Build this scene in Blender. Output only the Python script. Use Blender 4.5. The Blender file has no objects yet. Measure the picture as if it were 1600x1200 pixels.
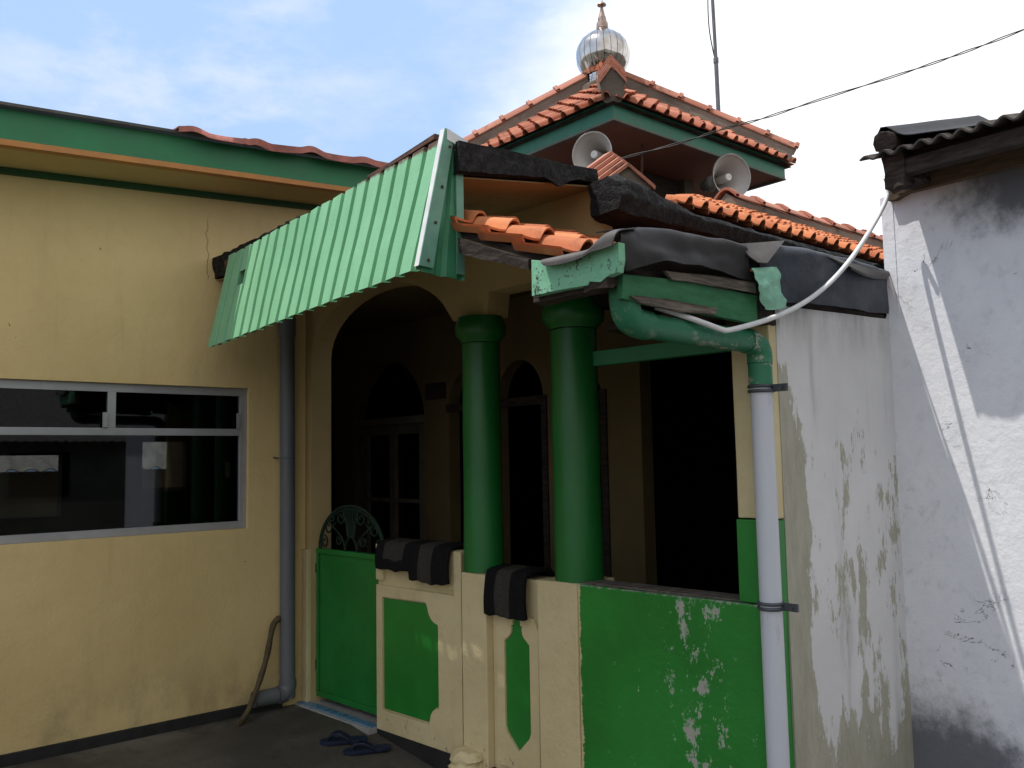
import bpy, bmesh, math, random
from mathutils import Vector, Matrix, noise, geometry
R = math.radians
rnd = random.Random(7)
scn = bpy.context.scene
COL = scn.collection

# ------------------------------------------------------------------ camera
F_PX = 1350.0
H = 1.5
def unit(v): return Vector(v).normalized()
_p, _r, _y = R(4.944), R(-1.05), R(49.44)
F0 = Vector((-math.sin(_y), math.cos(_y), 0)); R0 = Vector((math.cos(_y), math.sin(_y), 0)); UZ = Vector((0, 0, 1))
FW = F0*math.cos(_p) + UZ*math.sin(_p)
UP = -F0*math.sin(_p) + UZ*math.cos(_p)
CX = R0*math.cos(_r) + UP*math.sin(_r)
CU = -R0*math.sin(_r) + UP*math.cos(_r)
CAM = Vector((0, 0, H))
cd = bpy.data.cameras.new('camera'); cam = bpy.data.objects.new('camera', cd); COL.objects.link(cam)
m = Matrix((CX, CU, -FW)).transposed().to_4x4(); m.translation = CAM
cam.matrix_world = m
cd.sensor_width = 36; cd.lens = F_PX/1600*36; cd.clip_start = .05; cd.clip_end = 2000
scn.camera = cam
# survey helpers: read a point of the photograph on a known plane of the place
def ray(px, py): return FW*F_PX + CX*(px-800) - CU*(py-600)
def on(px, py, n, d):
    n = Vector(n); v = ray(px, py); return CAM + v*((d - n.dot(CAM))/n.dot(v))
def onX(px, py, c): return on(px, py, (1, 0, 0), c)
def onY(px, py, c): return on(px, py, (0, 1, 0), c)

# ------------------------------------------------------------------ light
SUN = Vector((-.24, -.335, 1)).normalized()          # towards the sun
sd = bpy.data.lights.new('sun', 'SUN'); so = bpy.data.objects.new('sun', sd); COL.objects.link(so)
sd.energy = 4.1; sd.angle = R(.55); sd.color = (1, .955, .88)
so.rotation_euler = SUN.to_track_quat('Z', 'Y').to_euler()
so.location = (0, -5, 12)
w = bpy.data.worlds.new('World'); scn.world = w; w.use_nodes = True
def world():
    t = w.node_tree; n = t.nodes; l = t.links; n.clear()
    out = n.new('ShaderNodeOutputWorld'); bg = n.new('ShaderNodeBackground'); l.new(bg.outputs[0], out.inputs[0])
    sky = n.new('ShaderNodeTexSky'); sky.sky_type = 'NISHITA'; sky.sun_disc = False
    sky.sun_elevation = math.asin(SUN.z); sky.sun_rotation = math.atan2(SUN.x, SUN.y)
    sky.air_density = 1.0; sky.dust_density = 1.6; sky.ozone_density = 1.2
    tc = n.new('ShaderNodeTexCoord'); sep = n.new('ShaderNodeSeparateXYZ'); l.new(tc.outputs['Generated'], sep.inputs[0])
    def noi(scale, det, rough, sc=(1, 1, 1)):
        mp = n.new('ShaderNodeMapping'); mp.inputs['Scale'].default_value = sc; l.new(tc.outputs['Generated'], mp.inputs[0])
        x = n.new('ShaderNodeTexNoise'); x.inputs['Scale'].default_value = scale; x.inputs['Detail'].default_value = det
        x.inputs['Roughness'].default_value = rough; l.new(mp.outputs[0], x.inputs['Vector']); return x.outputs['Fac']
    def math_(op, a, b):
        x = n.new('ShaderNodeMath'); x.operation = op
        for i, v in enumerate((a, b)):
            if isinstance(v, (int, float)): x.inputs[i].default_value = v
            else: l.new(v, x.inputs[i])
        return x.outputs[0]
    def mr(v, a, b, c, d):
        x = n.new('ShaderNodeMapRange'); x.interpolation_type = 'SMOOTHSTEP'
        for i, q in enumerate((v, a, b, c, d)):
            if isinstance(q, (int, float)): x.inputs[i].default_value = q
            else: l.new(q, x.inputs[i])
        return x.outputs[0]
    big = noi(2.6, 5, .55, (1, 1, 1.8)); fine = noi(6, 6, .6, (1, 1, 2.2))
    # a bank of bright cloud towards +Y, thin veil elsewhere
    g = math_('SUBTRACT', sep.outputs['Y'], math_('MULTIPLY', sep.outputs['Z'], .5))
    g = math_('ADD', g, math_('MULTIPLY', math_('SUBTRACT', big, .5), .5))
    bank = mr(g, .33, .56, 0, 1)
    # bright hazy quarter of the sky beyond the mosque; unseen rest is added bright fill
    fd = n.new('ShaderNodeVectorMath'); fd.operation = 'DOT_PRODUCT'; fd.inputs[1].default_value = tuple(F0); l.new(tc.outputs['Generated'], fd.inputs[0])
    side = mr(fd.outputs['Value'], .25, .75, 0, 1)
    def mix(f, a, b):
        x = n.new('ShaderNodeMixRGB')
        for i, v in enumerate((f, a, b)):
            if isinstance(v, tuple): x.inputs[i].default_value = v
            elif isinstance(v, (int, float)): x.inputs[i].default_value = v
            else: l.new(v, x.inputs[i])
        return x.outputs[0]
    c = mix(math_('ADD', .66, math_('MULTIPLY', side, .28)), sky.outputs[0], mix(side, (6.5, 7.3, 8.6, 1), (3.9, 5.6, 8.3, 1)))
    c = mix(mr(sep.outputs['X'], 0, .7, 0, .9), c, (7.6, 7.4, 7.1, 1))      # added off-view white fill for the walls facing +X
    wisp = math_('MULTIPLY', math_('MULTIPLY', mr(fine, .40, .72, .0, .75), mr(big, .34, .60, .3, 1)), mr(fd.outputs['Value'], -.2, .6, .35, 1))
    c = mix(wisp, c, (7.0, 7.5, 8.9, 1))
    c = mix(bank, c, (10.0, 10.1, 10.3, 1))
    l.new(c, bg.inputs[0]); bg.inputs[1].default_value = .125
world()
scn.view_settings.view_transform = 'Standard'; scn.view_settings.look = 'None'
scn.view_settings.exposure = 0.0; scn.view_settings.gamma = 1
scn.render.engine = 'CYCLES'
scn.cycles.max_bounces = 7; scn.cycles.diffuse_bounces = 4; scn.cycles.transparent_max_bounces = 12
scn.cycles.sample_clamp_indirect = 6
scn.cycles.use_denoising = True; scn.cycles.use_adaptive_sampling = True; scn.cycles.adaptive_threshold = .015

# ------------------------------------------------------------------ materials
class NT:
    def __init__(s, name):
        s.m = bpy.data.materials.new(name); s.m.use_nodes = True
        s.t = s.m.node_tree; s.b = s.t.nodes['Principled BSDF']; s.g = None
    def new(s, k): return s.t.nodes.new(k)
    def put(s, v, sock):
        if isinstance(v, (int, float)): sock.default_value = v
        elif isinstance(v, tuple): sock.default_value = v if len(v) == 4 else (*v, 1)
        else: s.t.links.new(v, sock)
    def pos(s):
        if s.g is None: s.g = s.new('ShaderNodeNewGeometry').outputs['Position']
        return s.g
    def noise(s, scale, detail=5, rough=.6, stretch=(1, 1, 1), seed=0, dist=0):
        mp = s.new('ShaderNodeMapping'); mp.inputs['Scale'].default_value = stretch; mp.inputs['Location'].default_value = (seed*3.7, seed*1.9, seed*2.3)
        s.put(s.pos(), mp.inputs[0]); x = s.new('ShaderNodeTexNoise'); x.inputs['Scale'].default_value = scale
        x.inputs['Detail'].default_value = detail; x.inputs['Roughness'].default_value = rough; x.inputs['Distortion'].default_value = dist
        s.put(mp.outputs[0], x.inputs['Vector']); return x.outputs['Fac']
    def math(s, op, a, b=0, c=None):
        x = s.new('ShaderNodeMath'); x.operation = op; s.put(a, x.inputs[0]); s.put(b, x.inputs[1])
        if c is not None: s.put(c, x.inputs[2])
        return x.outputs[0]
    def rng(s, v, a, b, c=0., d=1., smooth=True):
        x = s.new('ShaderNodeMapRange'); x.interpolation_type = 'SMOOTHSTEP' if smooth else 'LINEAR'
        for i, q in enumerate((v, a, b, c, d)): s.put(q, x.inputs[i])
        return x.outputs[0]
    def axis(s, k):
        x = s.new('ShaderNodeSeparateXYZ'); s.put(s.pos(), x.inputs[0]); return x.outputs['XYZ'.index(k)]
    def mix(s, f, a, b, mode='MIX'):
        x = s.new('ShaderNodeMixRGB'); x.blend_type = mode; s.put(f, x.inputs[0]); s.put(a, x.inputs[1]); s.put(b, x.inputs[2]); return x.outputs[0]
    def attr(s, name):
        x = s.new('ShaderNodeAttribute'); x.attribute_name = name; return x
    def bump(s, h, strength=.3, dist=.01):
        x = s.new('ShaderNodeBump'); x.inputs['Strength'].default_value = strength; x.inputs['Distance'].default_value = dist
        s.put(h, x.inputs['Height']); s.put(x.outputs[0], s.b.inputs['Normal'])
    def fin(s, col, rough=.8, metal=0, spec=.3):
        s.put(col, s.b.inputs['Base Color']); s.put(rough, s.b.inputs['Roughness']); s.put(metal, s.b.inputs['Metallic'])
        s.b.inputs['Specular IOR Level'].default_value = spec
        return s.m

def plaster(name, col, var=.12, dirt=None, rough=.75, bump=.25, dirt_amt=.5, spec=.25):
    t = NT(name); big = t.noise(1.3, 4, .6); fine = t.noise(14, 6, .7)
    d = tuple(c*(1-var*1.6) for c in col); b = tuple(min(1, c*(1+var)) for c in col)
    c = t.mix(t.rng(big, .3, .7), d, b)
    c = t.mix(t.math('MULTIPLY', t.rng(fine, .45, .75), .25), c, tuple(x*.8 for x in col))
    if dirt:
        c = t.mix(t.math('MULTIPLY', t.rng(t.noise(3.5, 8, .72, (1, 1, .45), 3), .56, .72), dirt_amt), c, dirt)
    t.bump(t.math('ADD', t.noise(55, 4, .6), t.math('MULTIPLY', t.noise(6, 3), 2)), bump, .006)
    return t.fin(c, rough, 0, spec)
def simple(name, col, rough=.6, metal=0, var=.15, scale=8, bump=.1, spec=.4, stretch=(1, 1, 1)):
    t = NT(name); f = t.noise(scale, 6, .65, stretch)
    c = t.mix(t.rng(f, .3, .72), tuple(x*(1-var) for x in col), tuple(min(1, x*(1+var)) for x in col))
    if bump: t.bump(t.noise(scale*5, 4), bump, .004)
    return t.fin(c, t.rng(f, .2, .8, max(.05, rough-.1), min(1, rough+.1)), metal, spec)

CREAM = (.50, .345, .165)
M = {}
M['beige'] = plaster('beige_plaster', (.50, .385, .19), .07, (.36, .25, .12), .62, .22, .35, .35)
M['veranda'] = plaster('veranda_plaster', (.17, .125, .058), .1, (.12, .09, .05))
M['slab_soffit'] = plaster('slab_soffit', (.32, .245, .125), .15, (.1, .08, .05))
def cream_worn():
    t = NT('cream_worn'); a = t.noise(1.7, 5, .62); f = t.noise(15, 7, .72)
    c = t.mix(t.rng(a, .3, .7), (.60, .50, .28), (.69, .59, .35)); c = t.mix(t.math('MULTIPLY', t.rng(f, .46, .74), .25), c, (.47, .37, .19))
    st = t.noise(3.2, 8, .74, (1, 1, .35), 3); c = t.mix(t.math('MULTIPLY', t.rng(st, .52, .70), .4), c, (.40, .30, .15))
    z = t.axis('Z'); low = t.rng(z, -.02, .22, .10, 0); ch = t.noise(22, 6, .72, (1, 1, .8), 9)
    k = t.rng(t.math('ADD', ch, low), .715, .725); c = t.mix(k, c, (.17, .14, .11))
    t.bump(t.math('SUBTRACT', t.math('ADD', t.noise(42, 4, .6), t.math('MULTIPLY', t.noise(5, 4), 3)), t.math('MULTIPLY', k, 3)), .45, .007)
    return t.fin(c, .52, 0, .4)
M['cream'] = cream_worn()
def beige_cracked():
    t = NT('beige_plaster_cracked'); big = t.noise(1.1, 5, .62); fine = t.noise(16, 6, .7)
    c = t.mix(t.rng(big, .3, .7), (.61, .465, .215), (.69, .54, .265)); c = t.mix(t.math('MULTIPLY', t.rng(fine, .45, .75),   .16), c, (.46, .35, .18))
    z0 = t.axis('Z'); c = t.mix(t.math('MULTIPLY', t.rng(z0, .05, .55, .55, 0), t.rng(t.noise(4, 7, .72, (1, 1, .7), 5), .42, .66)), c, (.30, .23, .13))
    st = t.noise(2.6, 8, .72, (1, 2.2, .22), 6); c = t.mix(t.math('MULTIPLY', t.rng(st, .52, .70), .22), c, (.44, .34, .17))
    sp = t.noise(24, 3, .5, (1, 1, 1), 3); c = t.mix(t.rng(sp, .775, .79), c, (.22, .16, .08))
    y = t.axis('Y'); z = t.axis('Z'); w_ = t.math('ADD', 1.965, t.math('MULTIPLY', t.math('SUBTRACT', t.noise(6, 5, .65, (0, 0, 1)), .5), .11))
    d = t.math('ABSOLUTE', t.math('SUBTRACT', y, w_)); k = t.math('MULTIPLY', t.rng(d, .0012, .0042, .75, 0), t.math('MULTIPLY', t.rng(z, 2.60, 2.64), t.rng(z, 2.92, 3.05, 1, 0)))
    c = t.mix(k, c, (.13, .09, .04))
    t.bump(t.math('ADD', t.noise(48, 4, .6), t.math('MULTIPLY', t.noise(5, 4), 3)), .3, .007)
    return t.fin(c, .6, 0, .3)
M['beige_cracked'] = beige_cracked()
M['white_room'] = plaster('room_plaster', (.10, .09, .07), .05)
def green_metal():
    t = NT('green_sheet'); f = t.noise(5, 7, .72, (1, 1, .12)); sp = t.noise(60, 3, .6)
    c = t.mix(t.rng(f, .3, .75), (.185, .45, .25), (.24, .525, .31))
    c = t.mix(t.math('MULTIPLY', t.rng(sp, .62, .75), .4), c, (.1, .3, .17))
    # rust eating the top edge
    z = t.math('ADD', t.axis('Z'), t.math('MULTIPLY', t.noise(38, 4, .7), .055))
    c = t.mix(t.rng(z, 2.765, 2.785), c, (.10, .045, .022))
    t.bump(t.noise(5, 3), .2, .01)
    return t.fin(c, .5, 0, .35)
M['green_sheet'] = green_metal()
M['green_flank'] = simple('shaded_green_sheet', (.045, .22, .11), .5, 0, .15, 5, .12)  # awning green with the flank's shade put into the colour
M['trim_white'] = simple('white_trim', (.72, .74, .74), .45, 0, .12, 9, .1)
M['teal_trim'] = simple('teal_trim', (.13, .31, .23), .45, 0, .15, 9, .1)
M['rust'] = simple('rusty_iron', (.10, .05, .035), .85, .1, .5, 18, .5)
M['fascia'] = simple('green_fascia', (.03, .20, .085), .5, 0, .12, 4, .12, .4)
M['fascia_dark'] = simple('dark_green_trim', (.012, .07, .02), .5, 0, .2, 6, .1)
M['tower_fascia'] = simple('tower_green', (.03, .165, .105), .5, 0, .15, 6, .12)
M['scrap_green'] = simple('scrap_green', (.24, .52, .38), .42, 0, .12, 20, .2)
M['lane_wall'] = plaster('lane_wall', (.16, .15, .12), .2)
M['orange_trim'] = simple('orange_trim', (.50, .22, .065), .6, 0, .12, 6, .1)
M['soffit'] = plaster('soffit_board', (.58, .44, .21), .06)
M['brown_soffit'] = plaster('brown_soffit', (.24, .10, .07), .1)  # warm bounce off the clay tiles is put into this brown
M['dark_paint'] = simple('dark_skirting', (.016, .017, .016), .8, 0, .4, 10, .4)
M['grey_pvc'] = simple('grey_pvc', (.125, .135, .145), .45, 0, .12, 6, .08, .4, (1, 1, .3))
M['alu'] = simple('aluminium_frame', (.34, .35, .37), .4, .3, .1, 5, .05)
M['roof_red'] = simple('red_metal_tile', (.36, .12, .09), .6, 0, .35, 9, .3)
M['roof_dark'] = simple('roof_sheet', (.10, .095, .09), .6, .2, .3, 9, .2)
M['wood_dark'] = simple('old_dark_wood', (.045, .035, .03), .9, 0, .5, 10, .7, .2, (1, 1, 6))
M['wood_grey'] = simple('weathered_wood', (.14, .12, .10), .9, 0, .45, 14, .7, .2, (4, .6, 6))
M['wood_tan'] = simple('tan_wood', (.13, .095, .065), .9, 0, .45, 8, .6, .2, (.6, 3, 6))
M['black'] = simple('void_black', (.006, .006, .006), .95, 0, .1, 4, 0, .05)
M['dark_wall'] = plaster('tower_wall', (.10, .085, .065), .2, (.03, .03, .03), .9)
M['mortar'] = plaster('ridge_mortar', (.20, .165, .135), .25, (.045, .04, .038), .95, .8, .9, .1)
M['concrete'] = plaster('old_concrete', (.18, .17, .15), .2, (.03, .03, .03), .95, .6, .9, .1)
def bitumen():
    t = NT('black_bitumen'); f = t.noise(9, 7, .75); g = t.noise(30, 4, .7)
    c = t.mix(t.rng(f, .42, .75), (.007, .007, .008), (.024, .024, .025))
    c = t.mix(t.rng(g, .70, .80), c, (.10, .095, .09))
    t.bump(t.math('ADD', f, t.math('MULTIPLY', g, .6)), .9, .02)
    return t.fin(c, t.rng(g, .3, .7, .55, .95), 0, .25)
M['bitumen'] = bitumen()
M['rubber'] = simple('dark_rubber', (.024, .023, .024), .6, 0, .35, 5, .2, .35)
M['rubber_grey'] = simple('grey_rubber', (.105, .098, .094), .65, 0, .25, 7, .2, .3)
def membrane():
    t = NT('blue_black_membrane'); f = t.noise(4, 6, .65, (1, 1, 1.6)); g = t.noise(22, 5, .7, (1, 1, .5), 2)
    c = t.mix(t.rng(f, .35, .7), (.025, .030, .040), (.055, .065, .085))
    c = t.mix(t.rng(g, .68, .76), c, (.16, .17, .19))
    t.bump(f, .5, .02)
    return t.fin(c, .55, 0, .35)
M['membrane'] = membrane()
def tile_mat(name, a, b, dark, moss):
    t = NT(name); at = t.attr('tone'); f = t.noise(16, 6, .7); g = t.noise(5, 5, .7, (1, 1, 1), 4)
    c = t.mix(at.outputs['Fac'], a, b)
    c = t.mix(t.math('MULTIPLY', t.rng(f, .5, .78), .55), c, tuple(x*.55 for x in a))
    c = t.mix(t.math('MULTIPLY', t.rng(g, .54, .70), moss), c, dark)
    t.bump(t.noise(70, 4), .25, .003)
    return t.fin(c, .75, 0, .25)
M['tile'] = tile_mat('terracotta_tile', (.40, .12, .05), (.62, .235, .10), (.16, .075, .05), .6)
M['tile_tower'] = tile_mat('tower_tile', (.33, .105, .06), (.52, .21, .125), (.12, .06, .045), .8)
M['ridge_tile'] = tile_mat('ridge_tile', (.33, .12, .075), (.50, .22, .15), (.09, .06, .05), .8)
def chrome():
    t = NT('mirror_steel'); f = t.noise(9, 4, .6)
    c = t.mix(t.rng(f, .35, .7), (.50, .47, .44), (.72, .69, .66))
    return t.fin(c, t.rng(f, .3, .7, .06, .16), 1, .5)
M['chrome'] = chrome()
M['seam'] = simple('dark_seam', (.05, .04, .035), .7, .3)
M['spike'] = simple('rusty_spike', (.38, .28, .24), .4, .65, .4, 30, .3)
M['horn'] = simple('horn_enamel', (.50, .47, .44), .45, 0, .06, 6, .04)
M['horn_dark'] = simple('horn_driver', (.13, .12, .115), .55, 0, .15)
M['white_plastic'] = simple('white_plastic', (.78, .77, .74), .4, 0, .04)
M['cable'] = simple('black_cable', (.02, .02, .02), .6)
M['pole'] = simple('galvanised_pole', (.16, .17, .19), .5, .3, .15)
M['conduit'] = simple('white_conduit', (.72, .73, .74), .42, 0, .08, 12, .05)
def pvc_white():
    t = NT('white_pvc'); a = t.noise(3, 5, .6, (1, 1, .15)); g = t.noise(16, 7, .75, (1, 1, .22), 3); z = t.axis('Z')
    c = t.mix(t.rng(a, .3, .7), (.55, .58, .64), (.63, .66, .71))
    low = t.math('ADD', t.rng(z, .0, .7, .10, 0), t.math('MAXIMUM', t.rng(z, 1.62, 1.73, 0, .10), t.math('MULTIPLY', t.rng(z, .78, .92, 0, .12), t.rng(z, .93, .95, 1, 0))))
    c = t.mix(t.math('MULTIPLY', t.rng(t.math('ADD', g, low), .57, .74), .55), c, (.30, .29, .26))
    return t.fin(c, t.rng(g, .3, .7, .32, .55), 0, .4)
M['pvc_white'] = pvc_white()
M['clamp'] = simple('clamp_steel', (.09, .10, .115), .45, .4, .2, 20)
def pvc_green():
    t = NT('flaking_green_pipe'); n1 = t.noise(22, 7, .75, (1, .45, 1)); n2 = t.noise(4, 3, .5, (1, 1, 1), 2)
    c = t.mix(t.rng(n2, .3, .7), (.018, .15, .075), (.03, .20, .105))
    msk = t.math('MULTIPLY', t.rng(n1, .55, .60), t.rng(t.axis('Y'), 2.3, 2.65, .35, 1))
    c = t.mix(msk, c, (.34, .33, .27)); t.bump(n1, .3, .004)
    return t.fin(c, .45, 0, .4)
M['pvc_green'] = pvc_green()
def col_paint():
    t = NT('gloss_green_paint'); n1 = t.noise(3, 5, .6, (1, 1, .4)); n2 = t.noise(30, 5, .7)
    c = t.mix(t.rng(n1, .3, .7), (.008, .118, .020), (.011, .155, .028))
    c = t.mix(t.rng(n2, .735, .75), c, (.30, .42, .30)); t.bump(t.noise(7, 5), .35, .008)
    return t.fin(c, .38, 0, .5)
M['green_gloss'] = col_paint()
def peel_green(name='peeling_green_paint'):
    t = NT(name); n1 = t.noise(2.4, 4, .6)
    c = t.mix(t.rng(n1, .3, .7), (.016, .19, .022), (.023, .25, .034))
    x = t.axis('X'); z = t.axis('Z')
    # flaking gathered in a vertical band below the rain drip
    band = t.math('MULTIPLY', t.rng(x, -2.42, -2.24), t.rng(x, -2.17, -1.98, 1, 0))
    n2 = t.noise(15, 9, .76, (1, 1, .62), 5); n3 = t.noise(34, 6, .75, (1, 1, .5), 1)
    thr = t.math('ADD', n2, t.math('MULTIPLY', band, .090))
    flake = t.rng(thr, .655, .662)
    sp = t.rng(t.math('ADD', n3, t.math('MULTIPLY', band, .07)), .70, .71)
    topedge = t.rng(t.math('ADD', z, t.math('MULTIPLY', n3, .06)), .962, .966)
    c = t.mix(sp, c, (.36, .58, .36)); rim = t.rng(thr, .643, .649)
    c = t.mix(rim, c, (.33, .56, .34)); c = t.mix(flake, c, (.42, .40, .36))
    c = t.mix(topedge, c, (.30, .33, .27))
    edge = t.rng(t.math('ADD', x, t.math('MULTIPLY', t.math('SUBTRACT', t.noise(20, 6, .75), .5), .07)), -2.792, -2.789, 1, 0)
    c = t.mix(edge, c, (.60, .50, .30))
    h = t.math('SUBTRACT', t.noise(40, 4), t.math('MULTIPLY', flake, 3)); t.bump(h, .45, .006)
    return t.fin(c, .42, 0, .45)
M['green_peel'] = peel_green()
M['green_panel'] = simple('green_panel_paint', (.017, .21, .028), .42, 0, .12, 4, .2, .45)
def board_paint():
    t = NT('peeling_board_paint'); n1 = t.noise(12, 8, .75, (1, 1, .8)); n2 = t.noise(70, 4, .7)
    c = t.mix(t.rng(n1, .4, .65), (.19, .47, .29), (.25, .54, .37))
    c = t.mix(t.rng(t.math('ADD', n1, t.math('MULTIPLY', n2, .5)), .80, .92), c, (.035, .055, .04))
    t.bump(n1, .5, .008); return t.fin(c, .7, 0, .3)
M['board_green'] = board_paint()
def board_side():
    t = NT('weathered_green_board'); n1 = t.noise(9, 8, .72, (1, .5, 2))
    c = t.mix(t.rng(n1, .35, .65), (.026, .125, .055), (.05, .19, .09))
    z = t.math('ADD', t.axis('Z'), t.math('MULTIPLY', t.noise(18, 5, .7), .08))
    c = t.mix(t.rng(z, 2.115, 2.15), c, (.10, .085, .07)); t.bump(n1, .5, .008)
    return t.fin(c, .7, 0, .25)
M['board_side'] = board_side()
def white_wall():
    t = NT('peeling_white_wall'); n1 = t.noise(4.6, 9, .74, (1, 1, .38), 1); n2 = t.noise(19, 7, .75, (1, 1, .3), 2); y = t.axis('Y'); z = t.axis('Z')
    base = t.mix(t.rng(t.noise(1.7, 4), .3, .7), (.66, .66, .67), (.75, .75, .76))
    base = t.mix(t.math('MULTIPLY', t.rng(t.noise(2.2, 6, .6, (1, 3, .35), 9), .55, .75), .5), base, (.30, .30, .29))
    old = t.mix(t.rng(n2, .35, .7), (.37, .36, .285), (.46, .45, .37))
    b = t.math('ADD', t.rng(y, 2.95, 3.16, .26, -.01), t.rng(z, .05, .75, .24, .0))
    b = t.math('ADD', b, t.rng(z, 1.45, 2.0, 0, -.24))
    v = t.math('ADD', t.math('ADD', n1, b), t.math('MULTIPLY', t.math('SUBTRACT', n2, .5), .62))
    msk = t.rng(v, .535, .575)
    c = t.mix(msk, base, old)
    grime = t.math('MULTIPLY', t.rng(z, 1.85, 2.1, 0, .55), t.rng(t.noise(5, 6, .7, (1, 1.6, .4), 4), .35, .7))
    c = t.mix(grime, c, (.16, .16, .16))
    h = t.math('ADD', t.math('MULTIPLY', msk, -1.2), t.noise(45, 4)); t.bump(h, .4, .005)
    return t.fin(c, .8, 0, .2)
M['white_wall'] = white_wall()
def mould_wall():
    t = NT('mouldy_limewash'); n1 = t.noise(2.6, 8, .68, (1, 1, .8), 1); n2 = t.noise(11, 8, .74, (1, 1, .8), 2); x = t.axis('X'); z = t.axis('Z')
    base = t.mix(t.rng(n1, .3, .7), (.74, .75, .80), (.84, .85, .88))
    base = t.mix(t.math('MULTIPLY', t.rng(n2, .5, .72), .34), base, (.40, .42, .48))
    top = t.math('MULTIPLY', t.rng(x, -1.68, -1.25), t.rng(z, 2.15, 2.62, -.22, .44))
    bot = t.math('MULTIPLY', t.rng(z, .10, .62, .5, 0), 1.0)
    v = t.math('ADD', t.math('ADD', t.math('MULTIPLY', n1, .55), t.math('MULTIPLY', n2, .45)), t.math('ADD', top, bot))
    c = t.mix(t.rng(v, .52, .86, 0, .85), base, (.06, .068, .085))
    cr = t.noise(2.1, 6, .65, (1, 1, 1.3), 7, .6)
    crk = t.rng(t.math('ABSOLUTE', t.math('SUBTRACT', cr, .5)), 0, .0045, 1, 0)
    crk = t.math('MULTIPLY', crk, t.rng(t.noise(3.3, 3, .5, (1, 1, 1), 8), .55, .63))
    c = t.mix(crk, c, (.09, .09, .10))
    t.bump(t.math('SUBTRACT', t.math('ADD', n2, t.math('MULTIPLY', t.noise(38, 4), .6)), t.math('MULTIPLY', crk, 2)), .5, .008)
    return t.fin(c, .85, 0, .15)
M['mould_wall'] = mould_wall()
def ground_mat():
    t = NT('stained_cement'); n1 = t.noise(1.1, 7, .65); n2 = t.noise(9, 7, .75)
    c = t.mix(t.rng(n1, .35, .7), (.060, .054, .045), (.115, .104, .085))
    c = t.mix(t.math('MULTIPLY', t.rng(n2, .5, .72), .5), c, (.035, .032, .028))
    # pale worn cement along the annex foot
    x = t.math('ADD', t.axis('X'), t.math('MULTIPLY', n2, .16))
    worn = t.math('MULTIPLY', t.rng(x, -5.02, -4.78, 1, 0), t.rng(n1, .40, .56))
    c = t.mix(t.math('MULTIPLY', worn, .6), c, (.21, .19, .155))
    t.bump(t.math('ADD', n2, t.noise(60, 4)), .5, .008)
    return t.fin(c, .85, 0, .2)
M['ground'] = ground_mat()
M['tile_white'] = simple('white_floor_tile', (.36, .36, .36), .3, 0, .08, 10, .02, .5)
M['tile_blue'] = simple('blue_floor_tile', (.10, .22, .38), .3, 0, .12, 10, .02, .5)
M['gate_green'] = simple('gate_green', (.012, .18, .030), .45, 0, .12, 5, .15, .45)
M['gate_dark'] = simple('gate_ornament_green', (.005, .024, .012), .7, 0, .2, 12, .1)
M['mat_black'] = simple('black_pile', (.012, .012, .013), .95, 0, .3, 90, .8, .1)
M['mat_grey'] = simple('grey_pile', (.052, .047, .041), .95, 0, .3, 90, .8, .1)
M['sandal'] = simple('blue_foam', (.005, .013, .040), .7, 0, .2, 20, .2)
M['sandal_strap'] = simple('navy_strap', (.006, .012, .035), .5, 0, .2, 20, .1)
M['hose'] = simple('brown_hose', (.085, .06, .03), .7, 0, .35, 25, .3)
M['door_wood'] = simple('painted_door', (.15, .135, .10), .6, 0, .2, 8, .2)
M['plaque'] = simple('dark_plaque', (.035, .022, .018), .5)
M['shed_sheet'] = simple('grey_shed_sheet', (.42, .40, .39), .85, 0, .3, 10, .3)
M['eave_sheet'] = simple('sooty_sheet', (.075, .068, .062), .9, 0, .5, 9, .6, .15)
M['corrugated'] = simple('asbestos_sheet', (.17, .155, .145), .9, 0, .35, 12, .5, .15)
M['shed_wall'] = plaster('shed_wall', (.48, .44, .36), .1)
def glass():
    m_ = bpy.data.materials.new('tinted_glass'); m_.use_nodes = True; t = m_.node_tree; t.nodes.clear()
    o = t.nodes.new('ShaderNodeOutputMaterial'); tr = t.nodes.new('ShaderNodeBsdfTransparent'); gl = t.nodes.new('ShaderNodeBsdfGlossy')
    tr.inputs[0].default_value = (.30, .31, .30, 1); gl.inputs[0].default_value = (.9, .95, 1, 1); gl.inputs['Roughness'].default_value = .02
    fr = t.nodes.new('ShaderNodeFresnel'); fr.inputs[0].default_value = 1.5
    mx = t.nodes.new('ShaderNodeMixShader'); t.links.new(fr.outputs[0], mx.inputs[0]); t.links.new(tr.outputs[0], mx.inputs[1]); t.links.new(gl.outputs[0], mx.inputs[2])
    t.links.new(mx.outputs[0], o.inputs[0]); return m_
M['glass'] = glass()

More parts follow.
